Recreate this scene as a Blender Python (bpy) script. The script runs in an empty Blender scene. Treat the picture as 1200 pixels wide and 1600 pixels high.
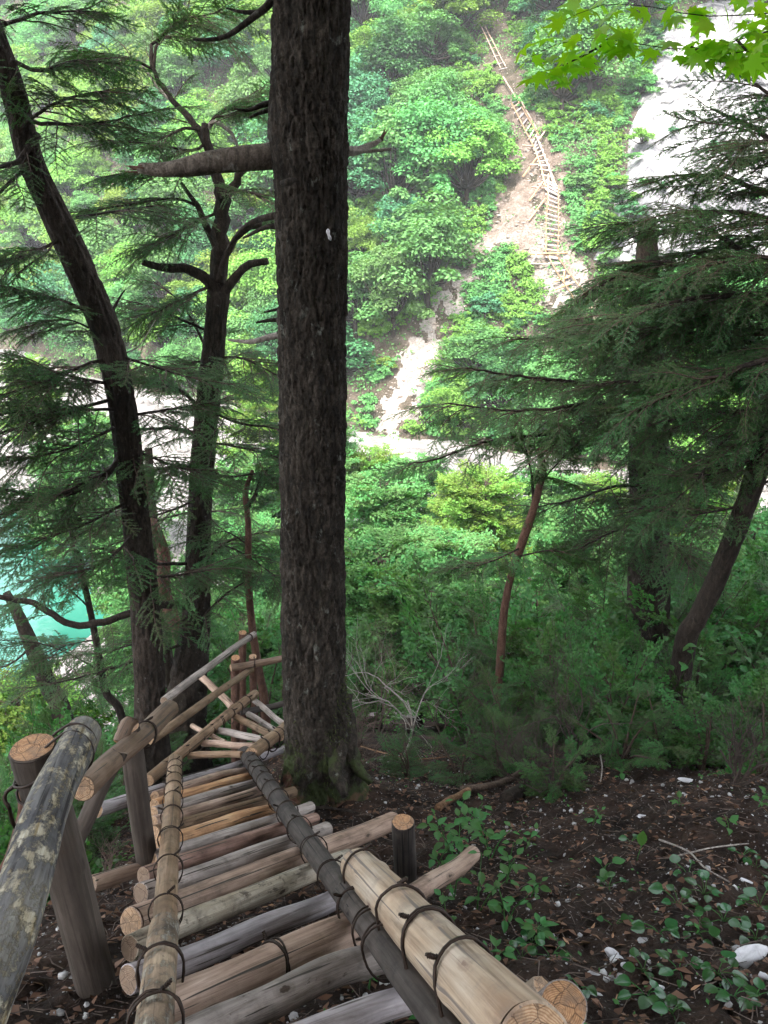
import bpy, math, random
import numpy as np
from mathutils import Vector, Matrix

sc = bpy.context.scene
C = sc.collection
rnd = random.Random(7)
RNG = np.random.default_rng(7)
R = math.radians

# ------------------------------------------------------------------ camera
F = 1256.0                    # focal length in photo pixels (1200 x 1600)
PITCH = 22.0
cam_d = bpy.data.cameras.new("camera")
cam = bpy.data.objects.new("camera", cam_d)
C.objects.link(cam)
cam.location = (0, 0, 0)
cam.rotation_euler = (R(90 - PITCH), 0, 0)
cam_d.sensor_fit = 'VERTICAL'
cam_d.angle = 2 * math.atan(800 / F)
cam_d.clip_start = 0.05
cam_d.clip_end = 600
sc.camera = cam

# ------------------------------------------------------------------ world, sun, exposure
SUN_EL, SUN_AZ = 58.0, 200.0      # azimuth: where the sun stands, clockwise from +Y (behind the viewer)
w = bpy.data.worlds.new("World")
sc.world = w
w.use_nodes = True
nt = w.node_tree
nt.nodes.clear()
sky = nt.nodes.new('ShaderNodeTexSky')
sky.sky_type = 'NISHITA'
sky.sun_disc = False
sky.sun_elevation = R(SUN_EL)
sky.sun_rotation = R(SUN_AZ)
sky.air_density = 1.0
sky.dust_density = 3.0
sky.ozone_density = 0.6
bg = nt.nodes.new('ShaderNodeBackground')
bg.inputs[1].default_value = 0.15
wo = nt.nodes.new('ShaderNodeOutputWorld')
hs = nt.nodes.new('ShaderNodeHueSaturation')      # thin overcast: a whiter sky than the clear one
hs.inputs['Saturation'].default_value = 0.35
nt.links.new(sky.outputs[0], hs.inputs['Color'])
nt.links.new(hs.outputs[0], bg.inputs[0])
nt.links.new(bg.outputs[0], wo.inputs[0])
sd = bpy.data.lights.new("sun", 'SUN')
sd.energy = 1.5
sd.angle = R(12)
sd.color = (1.0, 0.96, 0.88)
so = bpy.data.objects.new("sun", sd)
C.objects.link(so)
a, e = R(SUN_AZ), R(SUN_EL)
sdir = Vector((math.sin(a) * math.cos(e), math.cos(a) * math.cos(e), math.sin(e)))
so.rotation_euler = sdir.to_track_quat('Z', 'Y').to_euler()
so.location = (0, -5, 30)
sc.view_settings.view_transform = 'Standard'
sc.view_settings.look = 'None'
sc.view_settings.gamma = 1
sc.view_settings.use_curve_mapping = False
sc.view_settings.exposure = 2.95

# ------------------------------------------------------------------ numpy noise
def _hash(ix, iy, iz, seed):
    h = (ix * 374761393 + iy * 668265263 + iz * 2147483647 + seed * 1274126177) & 0xffffffff
    h = ((h ^ (h >> 13)) * 1274126177) & 0xffffffff
    h = ((h ^ (h >> 16)) * 2246822519) & 0xffffffff
    return ((h ^ (h >> 15)) & 0xffffff) / float(0xffffff)

def vn(x, y, z=0.0, seed=0):
    x, y, z = np.broadcast_arrays(np.asarray(x, float), np.asarray(y, float), np.asarray(z, float))
    ix, iy, iz = np.floor(x).astype(np.int64), np.floor(y).astype(np.int64), np.floor(z).astype(np.int64)
    fx, fy, fz = x - ix, y - iy, z - iz
    fx, fy, fz = fx * fx * (3 - 2 * fx), fy * fy * (3 - 2 * fy), fz * fz * (3 - 2 * fz)
    r = 0
    for a_ in (0, 1):
        for b_ in (0, 1):
            for c_ in (0, 1):
                wgt = (fx if a_ else 1 - fx) * (fy if b_ else 1 - fy) * (fz if c_ else 1 - fz)
                r = r + wgt * _hash(ix + a_, iy + b_, iz + c_, seed)
    return r

def fbm(x, y, z=0.0, seed=0, o=4):
    r, amp, tot = 0, 1.0, 0
    for k in range(o):
        r = r + amp * vn(np.asarray(x) * 2 ** k, np.asarray(y) * 2 ** k, np.asarray(z) * 2 ** k, seed + k)
        tot += amp
        amp *= 0.5
    return r / tot

# ------------------------------------------------------------------ geometry of the place
cp, sp_ = math.cos(R(PITCH)), math.sin(R(PITCH))
FWD = np.array([0, cp, -sp_])
UP = np.array([0, sp_, cp])
RT = np.array([1.0, 0, 0])

def ray(px, py):
    return FWD + RT * ((px - 600) / F) - UP * ((py - 800) / F)

def U(px, py, d):             # a point of the place seen at photo position (px, py), d metres along the view axis
    return ray(px, py) * d

def H_near(x, y):
    x = np.asarray(x, float); y = np.asarray(y, float)
    z = -1.42 - 0.617 * y
    z = z + 0.10 * np.maximum(x - 0.6, 0) - 0.42 * np.maximum(-x - 1.25, 0)
    z = z - 0.10 * np.maximum(y - 9, 0)
    z = z - 0.35 * np.exp(-((x + 1.6) ** 2 / 1.2 + (y - 7.6) ** 2 / 2.5))
    z = z + 0.22 * np.exp(-((x + 0.35) ** 2 + (y - 5.1) ** 2) / 0.5)
    z = z + (fbm(x * 0.5, y * 0.5, 0, 3) - 0.5) * 0.7 * np.clip((np.abs(x - 0) + y * 0.2) * 0.3, 0.15, 1)
    z = z + (fbm(x * 2.6, y * 2.6, 0, 5) - 0.5) * 0.16
    return z

def yb(x):
    return np.interp(x, [-80, -40, -20, 0, 12, 30, 60], [112, 80, 60, 44.5, 39.5, 37, 42])

def H_far(x, y):
    x = np.asarray(x, float); y = np.asarray(y, float)
    t = y - yb(x) + (fbm(x * 0.09, y * 0.09, 0, 11, 3) - 0.5) * 5
    up = np.maximum(t, 0)
    z = -14.2 + up * 0.86 + np.minimum(t, 0) * 0.1
    z = z + (fbm(x * 0.35, y * 0.35, 0, 12, 3) - 0.5) * 1.3 * np.clip(up, 0, 1)
    return z

_GX, _GY = np.arange(-100, 80.1, 0.4), np.arange(18, 160.1, 0.4)
_GZ = H_far(*np.meshgrid(_GX, _GY))
def H_far_t(x, y):            # the same height field read from a table (fast)
    fx = np.clip((np.asarray(x) + 100) / 0.4, 0, len(_GX) - 1.001); fy = np.clip((np.asarray(y) - 18) / 0.4, 0, len(_GY) - 1.001)
    ix, iy = fx.astype(int), fy.astype(int); fx, fy = fx - ix, fy - iy
    return (_GZ[iy, ix] * (1 - fx) + _GZ[iy, ix + 1] * fx) * (1 - fy) + (_GZ[iy + 1, ix] * (1 - fx) + _GZ[iy + 1, ix + 1] * fx) * fy

def cast(px, py, Hf, off=0.0, t0=0.5, t1=160, n=4000):
    r = ray(px, py)
    n = max(int((t1 - t0) / (0.12 if Hf is H_near else 0.7)), 20)
    t = np.linspace(t0, t1, n)
    P = r[None, :] * t[:, None]
    below = P[:, 2] < Hf(P[:, 0], P[:, 1]) + off
    if not below.any():
        return None
    i = int(np.argmax(below))
    if i == 0:
        return P[0]
    lo, hi = t[i - 1], t[i]
    for _ in range(14):
        m = (lo + hi) / 2
        q = r * m
        if q[2] < float(Hf(q[0], q[1])) + off:
            hi = m
        else:
            lo = m
    return r * hi

def Gn(px, py, off=0.0):
    p = cast(px, py, H_near, off, 0.5, 40, 1500)
    return p if p is not None else U(px, py, 14)

def Gf(px, py, off=0.0):
    return cast(px, py, H_far_t, off, 20, 160, 1500)

def LP(px, py, off=0.0):      # a point on the plane of the near ladder
    r = ray(px, py)
    k = (-1.17 + off) / (r[2] + 0.617 * r[1])
    return r * k

# ------------------------------------------------------------------ object helpers
def link(o, parent=None):
    C.objects.link(o)
    if parent is not None:
        o.parent = parent
    return o

def tag(o, label=None, cat=None, group=None, kind=None):
    if label: o['label'] = label
    if cat: o['category'] = cat
    if group: o['group'] = group
    if kind: o['kind'] = kind
    return o

def thing(name, label, cat, loc=(0, 0, 0), group=None):
    o = bpy.data.objects.new(name, None)
    o.empty_display_size = 0.1
    o.location = Vector([float(v) for v in loc])
    C.objects.link(o)
    return tag(o, label, cat, group)

def mesh(name, V, Fq=None, Ft=None, mats=(), mq=None, mt=None, smooth=True):
    V = np.asarray(V, np.float32).reshape(-1, 3)
    nq = 0 if Fq is None else len(Fq)
    ntr = 0 if Ft is None else len(Ft)
    me = bpy.data.meshes.new(name)
    me.vertices.add(len(V))
    me.vertices.foreach_set('co', V.ravel())
    loops, starts = [], []
    if nq:
        loops.append(np.asarray(Fq, np.int32).ravel()); starts.append(np.arange(nq, dtype=np.int32) * 4)
    if ntr:
        loops.append(np.asarray(Ft, np.int32).ravel()); starts.append(nq * 4 + np.arange(ntr, dtype=np.int32) * 3)
    L = np.concatenate(loops)
    me.loops.add(len(L))
    me.loops.foreach_set('vertex_index', L)
    me.polygons.add(nq + ntr)
    me.polygons.foreach_set('loop_start', np.concatenate(starts))
    if smooth:
        me.polygons.foreach_set('use_smooth', np.ones(nq + ntr, bool))
    mi = []
    if nq: mi.append(np.zeros(nq, np.int32) if mq is None else np.asarray(mq, np.int32))
    if ntr: mi.append(np.zeros(ntr, np.int32) if mt is None else np.asarray(mt, np.int32))
    for m in mats:
        me.materials.append(m)
    me.polygons.foreach_set('material_index', np.concatenate(mi))
    me.update(calc_edges=True)
    return me

def obj(name, me, parent=None, loc=None, rot=None, scale=None):
    o = bpy.data.objects.new(name, me)
    link(o, parent)
    if loc is not None: o.location = Vector([float(v) for v in loc])
    if rot is not None:
        if hasattr(rot, 'w'):
            o.rotation_mode = 'QUATERNION'; o.rotation_quaternion = rot
        else:
            o.rotation_euler = rot
    if scale is not None:
        o.scale = (scale,) * 3 if np.isscalar(scale) else scale
    return o

class MB:                     # collects tubes, quads and triangles into one mesh
    def __init__(s):
        s.V, s.Q, s.T, s.mq, s.mt, s.n = [], [], [], [], [], 0
    def add(s, V, Q=None, T=None, m=0):
        V = np.asarray(V, float).reshape(-1, 3)
        if Q is not None and len(Q):
            s.Q.append(np.asarray(Q) + s.n); s.mq.append(np.full(len(Q), m))
        if T is not None and len(T):
            s.T.append(np.asarray(T) + s.n); s.mt.append(np.full(len(T), m))
        s.V.append(V); s.n += len(V)
    def mesh(s, name, mats, smooth=True):
        return mesh(name, np.concatenate(s.V),
                    np.concatenate(s.Q) if s.Q else None, np.concatenate(s.T) if s.T else None, mats,
                    np.concatenate(s.mq) if s.mq else None, np.concatenate(s.mt) if s.mt else None, smooth)

def resample(P, n):
    P = np.asarray(P, float)
    seg = np.r_[0, np.cumsum(np.linalg.norm(np.diff(P[:, :3], axis=0), axis=1))]
    t = np.linspace(0, seg[-1], n)
    # Catmull-Rom through the control points
    out = np.empty((n, P.shape[1]))
    k = np.clip(np.searchsorted(seg, t, side='right') - 1, 0, len(P) - 2)
    u = ((t - seg[k]) / np.maximum(seg[k + 1] - seg[k], 1e-9))[:, None]
    p1, p2 = P[k], P[k + 1]
    p0 = P[np.maximum(k - 1, 0)]; p3 = P[np.minimum(k + 2, len(P) - 1)]
    out = 0.5 * ((2 * p1) + (-p0 + p2) * u + (2 * p0 - 5 * p1 + 4 * p2 - p3) * u ** 2 + (-p0 + 3 * p1 - 3 * p2 + p3) * u ** 3)
    return out

def frames(P):
    T = np.gradient(P, axis=0)
    T /= np.maximum(np.linalg.norm(T, axis=1), 1e-9)[:, None]
    A = np.zeros_like(T)
    ref = np.array([1.0, 0, 0]) if abs(T[0, 0]) < 0.8 else np.array([0, 1.0, 0])
    a_ = ref - T[0] * np.dot(ref, T[0]); a_ /= np.linalg.norm(a_)
    for i in range(len(P)):
        a_ = a_ - T[i] * np.dot(a_, T[i]); a_ /= np.linalg.norm(a_)
        A[i] = a_
    return T, A, np.cross(T, A)

def tube(P, r, ns=8, disp=None, cap=True):
    P = np.asarray(P, float); n = len(P)
    r = np.broadcast_to(np.asarray(r, float), (n,))
    T, A, B = frames(P)
    th = np.linspace(0, 2 * math.pi, ns, endpoint=False)
    rr = np.repeat(r[:, None], ns, 1)
    if disp is not None:
        rr = rr + disp
    V = P[:, None, :] + rr[..., None] * (np.cos(th)[None, :, None] * A[:, None, :] + np.sin(th)[None, :, None] * B[:, None, :])
    V = V.reshape(-1, 3)
    i = np.arange(n - 1)[:, None] * ns; j = np.arange(ns)[None, :]; j2 = (j + 1) % ns
    Q = np.stack([i + j, i + j2, i + ns + j2, i + ns + j], -1).reshape(-1, 4)
    Tt = None
    if cap:
        V = np.vstack([V, P[:1], P[-1:]])
        k = np.arange(ns); k2 = (k + 1) % ns
        Tt = np.vstack([np.stack([k2, k, np.full(ns, n * ns)], -1),
                        np.stack([(n - 1) * ns + k, (n - 1) * ns + k2, np.full(ns, n * ns + 1)], -1)])
    return V, Q, Tt

# ------------------------------------------------------------------ materials
def newmat(name):
    m = bpy.data.materials.new(name)
    m.use_nodes = True
    m.node_tree.nodes.clear()
    return m, m.node_tree

class N:
    def __init__(s, tree): s.t = tree
    def __call__(s, typ, ins=None, **kw):
        n = s.t.nodes.new(typ)
        for k, v in kw.items(): setattr(n, k, v)
        for k, v in (ins or {}).items():
            if isinstance(v, bpy.types.NodeSocket): s.t.links.new(v, n.inputs[k])
            else: n.inputs[k].default_value = v
        return n
    def ramp(s, fac, stops):
        n = s.t.nodes.new('ShaderNodeValToRGB')
        s.t.links.new(fac, n.inputs[0])
        el = n.color_ramp.elements
        while len(el) < len(stops): el.new(0.5)
        for e_, (p, c) in zip(el, stops):
            e_.position = p; e_.color = (*c, 1) if len(c) == 3 else c
        return n.outputs[0]
    def mix(s, fac, a_, b_, blend='MIX'):
        n = s.t.nodes.new('ShaderNodeMix'); n.data_type = 'RGBA'; n.blend_type = blend
        for k, v in ((0, fac), (6, a_), (7, b_)):
            if isinstance(v, bpy.types.NodeSocket): s.t.links.new(v, n.inputs[k])
            else: n.inputs[k].default_value = v if k == 0 else (*v, 1)
        return n.outputs[2]
    def maprange(s, v, a_, b_, c_=0.0, d_=1.0):
        n = s('ShaderNodeMapRange', {0: v, 1: a_, 2: b_, 3: c_, 4: d_})
        return n.outputs[0]

def finish(n, col, rough=0.8, bump=None, bs=0.5, bd=0.01, spec=0.3, coat=None):
    ins = {'Base Color': col, 'Roughness': rough, 'Specular IOR Level': spec}
    p = n('ShaderNodeBsdfPrincipled', ins)
    if bump is not None:
        b = n('ShaderNodeBump', {'Height': bump, 'Strength': bs, 'Distance': bd})
        n.t.links.new(b.outputs[0], p.inputs['Normal'])
    o = n('ShaderNodeOutputMaterial')
    n.t.links.new(p.outputs[0], o.inputs[0])

def wood(name, cols, stain=(0.05, 0.04, 0.03), stain_amt=0.4, patch=None, patch_cut=0.55, scale=1.0, rough=0.7):
    m, t = newmat(name); n = N(t)
    tc = n('ShaderNodeTexCoord')
    oi = n('ShaderNodeObjectInfo')
    add = n('ShaderNodeVectorMath', {0: tc.outputs['Object'], 1: oi.outputs['Location']}, operation='ADD')
    mp = n('ShaderNodeMapping', {0: tc.outputs['Object'], 3: (60 * scale, 60 * scale, 2.5 * scale)})
    off = n('ShaderNodeVectorMath', {0: mp.outputs[0], 1: oi.outputs['Location']}, operation='ADD')
    grain = n('ShaderNodeTexNoise', {'Vector': off.outputs[0], 'Scale': 1.0, 'Detail': 5.0, 'Roughness': 0.65, 'Distortion': 0.6})
    mp2 = n('ShaderNodeMapping', {0: add.outputs[0], 3: (9, 9, 3)})
    blot = n('ShaderNodeTexNoise', {'Vector': mp2.outputs[0], 'Scale': 1.0, 'Detail': 4.0, 'Roughness': 0.6})
    mp3 = n('ShaderNodeMapping', {0: off.outputs[0], 3: (1.3, 1.3, 0.35)})
    crk = n('ShaderNodeTexNoise', {'Vector': mp3.outputs[0], 'Scale': 1.0, 'Detail': 2.0, 'Roughness': 0.5})
    c = n.ramp(blot.outputs[0], [(0.3, cols[0]), (0.5, cols[1]), (0.7, cols[2])])
    g = n.ramp(grain.outputs[0], [(0.25, (0.38, 0.34, 0.30)), (0.42, (0.8, 0.78, 0.76)), (0.55, (1.05, 1.05, 1.05)), (0.75, (1.3, 1.28, 1.25))])
    c = n.mix(1.0, c, g, 'MULTIPLY')
    # long drying checks
    ck = n.maprange(crk.outputs[0], 0.62, 0.66)
    c = n.mix(ck, c, stain)
    # knots
    mpk = n('ShaderNodeMapping', {0: add.outputs[0], 3: (13, 13, 5.5)})
    vo = n('ShaderNodeTexVoronoi', {'Vector': mpk.outputs[0], 'Scale': 1.0})
    wk = n('ShaderNodeTexWhiteNoise', {'Vector': vo.outputs['Position']}, noise_dimensions='3D')
    wd = n('ShaderNodeTexNoise', {'Vector': add.outputs[0], 'Scale': 60.0, 'Detail': 3.0})
    kd = n('ShaderNodeMath', {0: wd.outputs[0], 1: 0.16, 2: vo.outputs['Distance']}, operation='MULTIPLY_ADD')
    k1_ = n.maprange(kd.outputs[0], 0.24, 0.17); k2_ = n.maprange(wk.outputs['Value'], 0.55, 0.6)
    ring = n.maprange(kd.outputs[0], 0.34, 0.27, 0.0, 0.35)
    kn = n('ShaderNodeMath', {0: n('ShaderNodeMath', {0: k1_, 1: ring}, operation='MAXIMUM').outputs[0], 1: k2_}, operation='MULTIPLY').outputs[0]
    c = n.mix(kn, c, (stain[0] * 1.2, stain[1] * 1.0, stain[2] * 0.9))
    st = n('ShaderNodeTexNoise', {'Vector': add.outputs[0], 'Scale': 7.0, 'Detail': 5.0, 'Roughness': 0.7})
    sf = n.maprange(st.outputs[0], 0.52, 0.7, 0.0, stain_amt)
    c = n.mix(sf, c, stain)
    h = grain.outputs[0]
    if patch is not None:
        mpp = n('ShaderNodeMapping', {0: add.outputs[0], 3: (26, 26, 15)})
        pt = n('ShaderNodeTexNoise', {'Vector': mpp.outputs[0], 'Scale': 1.0, 'Detail': 8.0, 'Roughness': 0.75, 'Distortion': 0.2})
        pf = n.maprange(pt.outputs[0], patch_cut, patch_cut + 0.08)
        pc = n.ramp(grain.outputs[0], [(0.3, patch[0]), (0.7, patch[1])])
        c = n.mix(pf, c, pc)
        h = n('ShaderNodeMath', {0: h, 1: pf}, operation='ADD').outputs[0]
    hsv = n('ShaderNodeHueSaturation', {'Color': c, 'Value': n.maprange(oi.outputs['Random'], 0, 1, 0.82, 1.15)})
    finish(n, hsv.outputs[0], rough, h, 0.8, 0.006)
    return m

def endwood(name, c1, c2):
    m, t = newmat(name); n = N(t)
    tc = n('ShaderNodeTexCoord')
    mp = n('ShaderNodeMapping', {0: tc.outputs['Object'], 3: (1, 1, 0)})
    nz = n('ShaderNodeTexNoise', {'Vector': mp.outputs[0], 'Scale': 14.0, 'Detail': 2.0})
    mixv = n('ShaderNodeVectorMath', {0: nz.outputs['Color'], 1: (0.02, 0.02, 0.0)}, operation='MULTIPLY')
    ad = n('ShaderNodeVectorMath', {0: mp.outputs[0], 1: mixv.outputs[0]}, operation='ADD')
    wv = n('ShaderNodeTexWave', {'Vector': ad.outputs[0], 'Scale': 60.0, 'Distortion': 1.0, 'Detail': 2.0}, wave_type='RINGS', rings_direction='SPHERICAL')
    c = n.ramp(wv.outputs[0], [(0.1, c2), (0.6, c1)])
    n2 = n('ShaderNodeTexNoise', {'Vector': tc.outputs['Object'], 'Scale': 90.0, 'Detail': 4.0})
    c = n.mix(1.0, c, n.ramp(n2.outputs[0], [(0.3, (0.6, 0.55, 0.5)), (0.6, (1, 1, 1))]), 'MULTIPLY')
    oi = n('ShaderNodeObjectInfo')
    ad3 = n('ShaderNodeVectorMath', {0: tc.outputs['Object'], 1: oi.outputs['Location']}, operation='ADD')
    n3 = n('ShaderNodeTexNoise', {'Vector': ad3.outputs[0], 'Scale': 22.0, 'Detail': 5.0, 'Roughness': 0.7})
    c = n.mix(n.maprange(n3.outputs[0], 0.45, 0.62, 0.0, 0.7), c, (0.17, 0.12, 0.085))
    ck = n('ShaderNodeTexVoronoi', {'Vector': ad3.outputs[0], 'Scale': 24.0}, feature='DISTANCE_TO_EDGE')
    c = n.mix(n.maprange(ck.outputs['Distance'], 0.035, 0.01, 0.0, 0.7), c, (0.05, 0.03, 0.02))
    finish(n, c, 0.75, wv.outputs[0], 0.3, 0.002)
    return m

END_O = endwood('cut_end_orange', (0.50, 0.29, 0.15), (0.33, 0.17, 0.08))
END_P = endwood('cut_end_pale', (0.50, 0.34, 0.21), (0.34, 0.20, 0.11))
END_D = endwood('cut_end_weathered', (0.28, 0.2, 0.14), (0.15, 0.10, 0.07))
W_GREY = wood('peeled_grey_wood', [(0.19, 0.16, 0.14), (0.32, 0.275, 0.245), (0.45, 0.39, 0.35)], stain_amt=0.5, patch=((0.07, 0.05, 0.04), (0.15, 0.11, 0.08)), patch_cut=0.64)
W_LAV = wood('peeled_bluish_grey_wood', [(0.20, 0.18, 0.185), (0.32, 0.29, 0.295), (0.44, 0.40, 0.40)], stain_amt=0.3)
W_PINK = wood('peeled_pinkish_wood', [(0.22, 0.145, 0.105), (0.37, 0.26, 0.195), (0.48, 0.36, 0.285)], stain_amt=0.4, patch=((0.10, 0.06, 0.04), (0.2, 0.13, 0.09)), patch_cut=0.66)
W_ORANGE = wood('peeled_orange_wood', [(0.32, 0.165, 0.08), (0.48, 0.27, 0.135), (0.54, 0.35, 0.20)], stain_amt=0.4, patch=((0.12, 0.065, 0.035), (0.24, 0.14, 0.08)), patch_cut=0.66)
W_RED = wood('reddish_brown_wood', [(0.13, 0.07, 0.052), (0.25, 0.15, 0.115), (0.40, 0.28, 0.225)], stain_amt=0.5)
W_TAN = wood('tan_wood', [(0.13, 0.08, 0.045), (0.21, 0.135, 0.08), (0.27, 0.19, 0.125)], stain=(0.045, 0.03, 0.018), stain_amt=0.6,
             patch=((0.10, 0.075, 0.045), (0.17, 0.12, 0.075)), patch_cut=0.58)
W_PALE = wood('pale_yellow_peeled_wood', [(0.30, 0.20, 0.13), (0.38, 0.29, 0.205), (0.42, 0.35, 0.275)], stain=(0.16, 0.13, 0.11), stain_amt=0.5, scale=0.7)
W_SPALT = wood('pale_fungus_spotted_wood', [(0.34, 0.28, 0.19), (0.46, 0.40, 0.31), (0.52, 0.47, 0.38)], stain_amt=0.75,
               patch=((0.10, 0.08, 0.06), (0.2, 0.16, 0.12)), patch_cut=0.57)
W_LICHEN = wood('lichen_blotched_bark', [(0.05, 0.05, 0.055), (0.13, 0.125, 0.12), (0.27, 0.255, 0.215)], stain=(0.025, 0.022, 0.022), stain_amt=0.9,
                patch=((0.24, 0.18, 0.085), (0.50, 0.47, 0.38)), patch_cut=0.49, rough=0.85)
W_DARK = wood('dark_bark', [(0.028, 0.023, 0.02), (0.05, 0.042, 0.036), (0.085, 0.07, 0.06)], stain=(0.012, 0.01, 0.01), stain_amt=0.7,
              patch=((0.14, 0.10, 0.08), (0.22, 0.17, 0.14)), patch_cut=0.66, rough=0.85)
W_FLAKE = wood('flaking_brown_bark', [(0.11, 0.075, 0.05), (0.21, 0.15, 0.10), (0.32, 0.245, 0.165)], stain=(0.035, 0.026, 0.02), stain_amt=0.85,
              patch=((0.10, 0.095, 0.085), (0.36, 0.32, 0.25)), patch_cut=0.51, rough=0.85)
W_POST = wood('brown_grey_post_bark', [(0.035, 0.027, 0.022), (0.06, 0.047, 0.038), (0.10, 0.08, 0.065)], stain_amt=0.5, rough=0.85)
W_BROWN = wood('smooth_brown_bark', [(0.08, 0.05, 0.032), (0.13, 0.085, 0.056), (0.18, 0.125, 0.09)], stain_amt=0.5)

def bark(name, c1, c2, c3, lichen=(0.2, 0.2, 0.18), lich=0.62, sc_=1.0, moss_z=None, bd=0.02):
    m, t = newmat(name); n = N(t)
    g = n('ShaderNodeNewGeometry')
    mp = n('ShaderNodeMapping', {0: g.outputs['Position'], 3: (24 * sc_, 24 * sc_, 8 * sc_)})
    nz = n('ShaderNodeTexNoise', {'Vector': mp.outputs[0], 'Scale': 1.0, 'Detail': 6.0, 'Roughness': 0.65, 'Distortion': 0.7})
    fi = n('ShaderNodeTexNoise', {'Vector': g.outputs['Position'], 'Scale': 90.0, 'Detail': 3.0, 'Roughness': 0.7})
    lo = n('ShaderNodeTexNoise', {'Vector': g.outputs['Position'], 'Scale': 2.4, 'Detail': 4.0, 'Roughness': 0.6})
    c = n.ramp(nz.outputs[0], [(0.32, c1), (0.5, c2), (0.68, c3)])
    c = n.mix(1.0, c, n.ramp(lo.outputs[0], [(0.3, (0.65, 0.6, 0.55)), (0.65, (1.2, 1.15, 1.1))]), 'MULTIPLY')
    c = n.mix(1.0, c, n.ramp(fi.outputs[0], [(0.3, (0.6, 0.6, 0.6)), (0.6, (1.2, 1.2, 1.2))]), 'MULTIPLY')
    mpl = n('ShaderNodeMapping', {0: g.outputs['Position'], 3: (14, 14, 9)})
    li = n('ShaderNodeTexNoise', {'Vector': mpl.outputs[0], 'Scale': 1.0, 'Detail': 5.0, 'Roughness': 0.7})
    c = n.mix(n.maprange(li.outputs[0], lich, lich + 0.1, 0.0, 0.75), c, lichen)
    if moss_z is not None:
        sep = n('ShaderNodeSeparateXYZ', {0: g.outputs['Position']})
        mo = n('ShaderNodeTexNoise', {'Vector': g.outputs['Position'], 'Scale': 5.0, 'Detail': 5.0, 'Roughness': 0.7})
        hz = n.maprange(sep.outputs[2], moss_z, moss_z + 1.3, 0.34, -0.1)
        f = n('ShaderNodeMath', {0: mo.outputs[0], 1: hz}, operation='ADD')
        c = n.mix(n.maprange(f.outputs[0], 0.60, 0.70, 0, 0.9), c, (0.04, 0.055, 0.018))
        rd = n('ShaderNodeTexNoise', {'Vector': g.outputs['Position'], 'Scale': 3.1, 'Detail': 3.0})
        hz2 = n.maprange(sep.outputs[2], moss_z + 0.1, moss_z + 0.9, 0.12, -0.3)
        f2 = n('ShaderNodeMath', {0: rd.outputs[0], 1: hz2}, operation='ADD')
        c = n.mix(n.maprange(f2.outputs[0], 0.555, 0.61, 0, 0.9), c, (0.17, 0.085, 0.06))
    hh = n('ShaderNodeMath', {0: nz.outputs[0], 1: fi.outputs[0]}, operation='ADD')
    finish(n, c, 0.9, hh.outputs[0], 0.8, bd, 0.2)
    return m

B_MAIN = bark('furrowed_dark_bark', (0.010, 0.0085, 0.007), (0.026, 0.0215, 0.017), (0.066, 0.056, 0.046), (0.17, 0.18, 0.155), 0.61, 1.0, -4.6, 0.012)
B_GREY = bark('grey_brown_bark', (0.014, 0.011, 0.009), (0.031, 0.024, 0.019), (0.062, 0.049, 0.039), (0.19, 0.19, 0.17), 0.64, 1.3, None, 0.015)
B_RED = bark('reddish_smooth_bark', (0.06, 0.033, 0.025), (0.10, 0.055, 0.04), (0.15, 0.09, 0.07), (0.2, 0.17, 0.14), 0.68, 1.0, None, 0.006)
B_DEAD = bark('bare_grey_deadwood', (0.17, 0.15, 0.135), (0.28, 0.26, 0.24), (0.38, 0.36, 0.33), (0.4, 0.4, 0.38), 0.7, 1.2, None, 0.008)
B_TWIG = bark('twig_bark', (0.04, 0.03, 0.022), (0.07, 0.052, 0.04), (0.11, 0.085, 0.065), (0.16, 0.15, 0.13), 0.7, 2.0, None, 0.002)

def leafmat(name, c_dark, c_light, trans=0.35, gloss=0.06, rough=0.45, vary=0.25):
    m, t = newmat(name); n = N(t)
    g = n('ShaderNodeNewGeometry'); oi = n('ShaderNodeObjectInfo')
    c = n.mix(g.outputs['Random Per Island'], c_dark, c_light)
    hsv = n('ShaderNodeHueSaturation', {'Color': c,
            'Hue': n.maprange(oi.outputs['Random'], 0, 1, 0.5 - 0.035 * vary / 0.25, 0.5 + 0.02 * vary / 0.25),
            'Value': n.maprange(oi.outputs['Random'], 0, 1, 1 - vary, 1 + vary)})
    c = hsv.outputs[0]
    df = n('ShaderNodeBsdfDiffuse', {'Color': c})
    tcol = n.mix(1.0, c, (1.25, 1.35, 0.55), 'MULTIPLY')
    tr = n('ShaderNodeBsdfTranslucent', {'Color': tcol})
    mx = n('ShaderNodeMixShader', {0: trans, 1: df.outputs[0], 2: tr.outputs[0]})
    gl = n('ShaderNodeBsdfGlossy', {'Color': (1, 1, 1, 1), 'Roughness': rough})
    lw = n('ShaderNodeLayerWeight', {'Blend': 0.5})
    pw = n('ShaderNodeMath', {0: lw.outputs['Facing'], 1: 4.0}, operation='POWER')
    ff = n('ShaderNodeMath', {0: pw.outputs[0], 1: gloss * 2.5, 2: gloss * 0.5}, operation='MULTIPLY_ADD')
    m2 = n('ShaderNodeMixShader', {0: ff.outputs[0], 1: mx.outputs[0], 2: gl.outputs[0]})
    o = n('ShaderNodeOutputMaterial'); t.links.new(m2.outputs[0], o.inputs[0])
    return m

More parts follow.
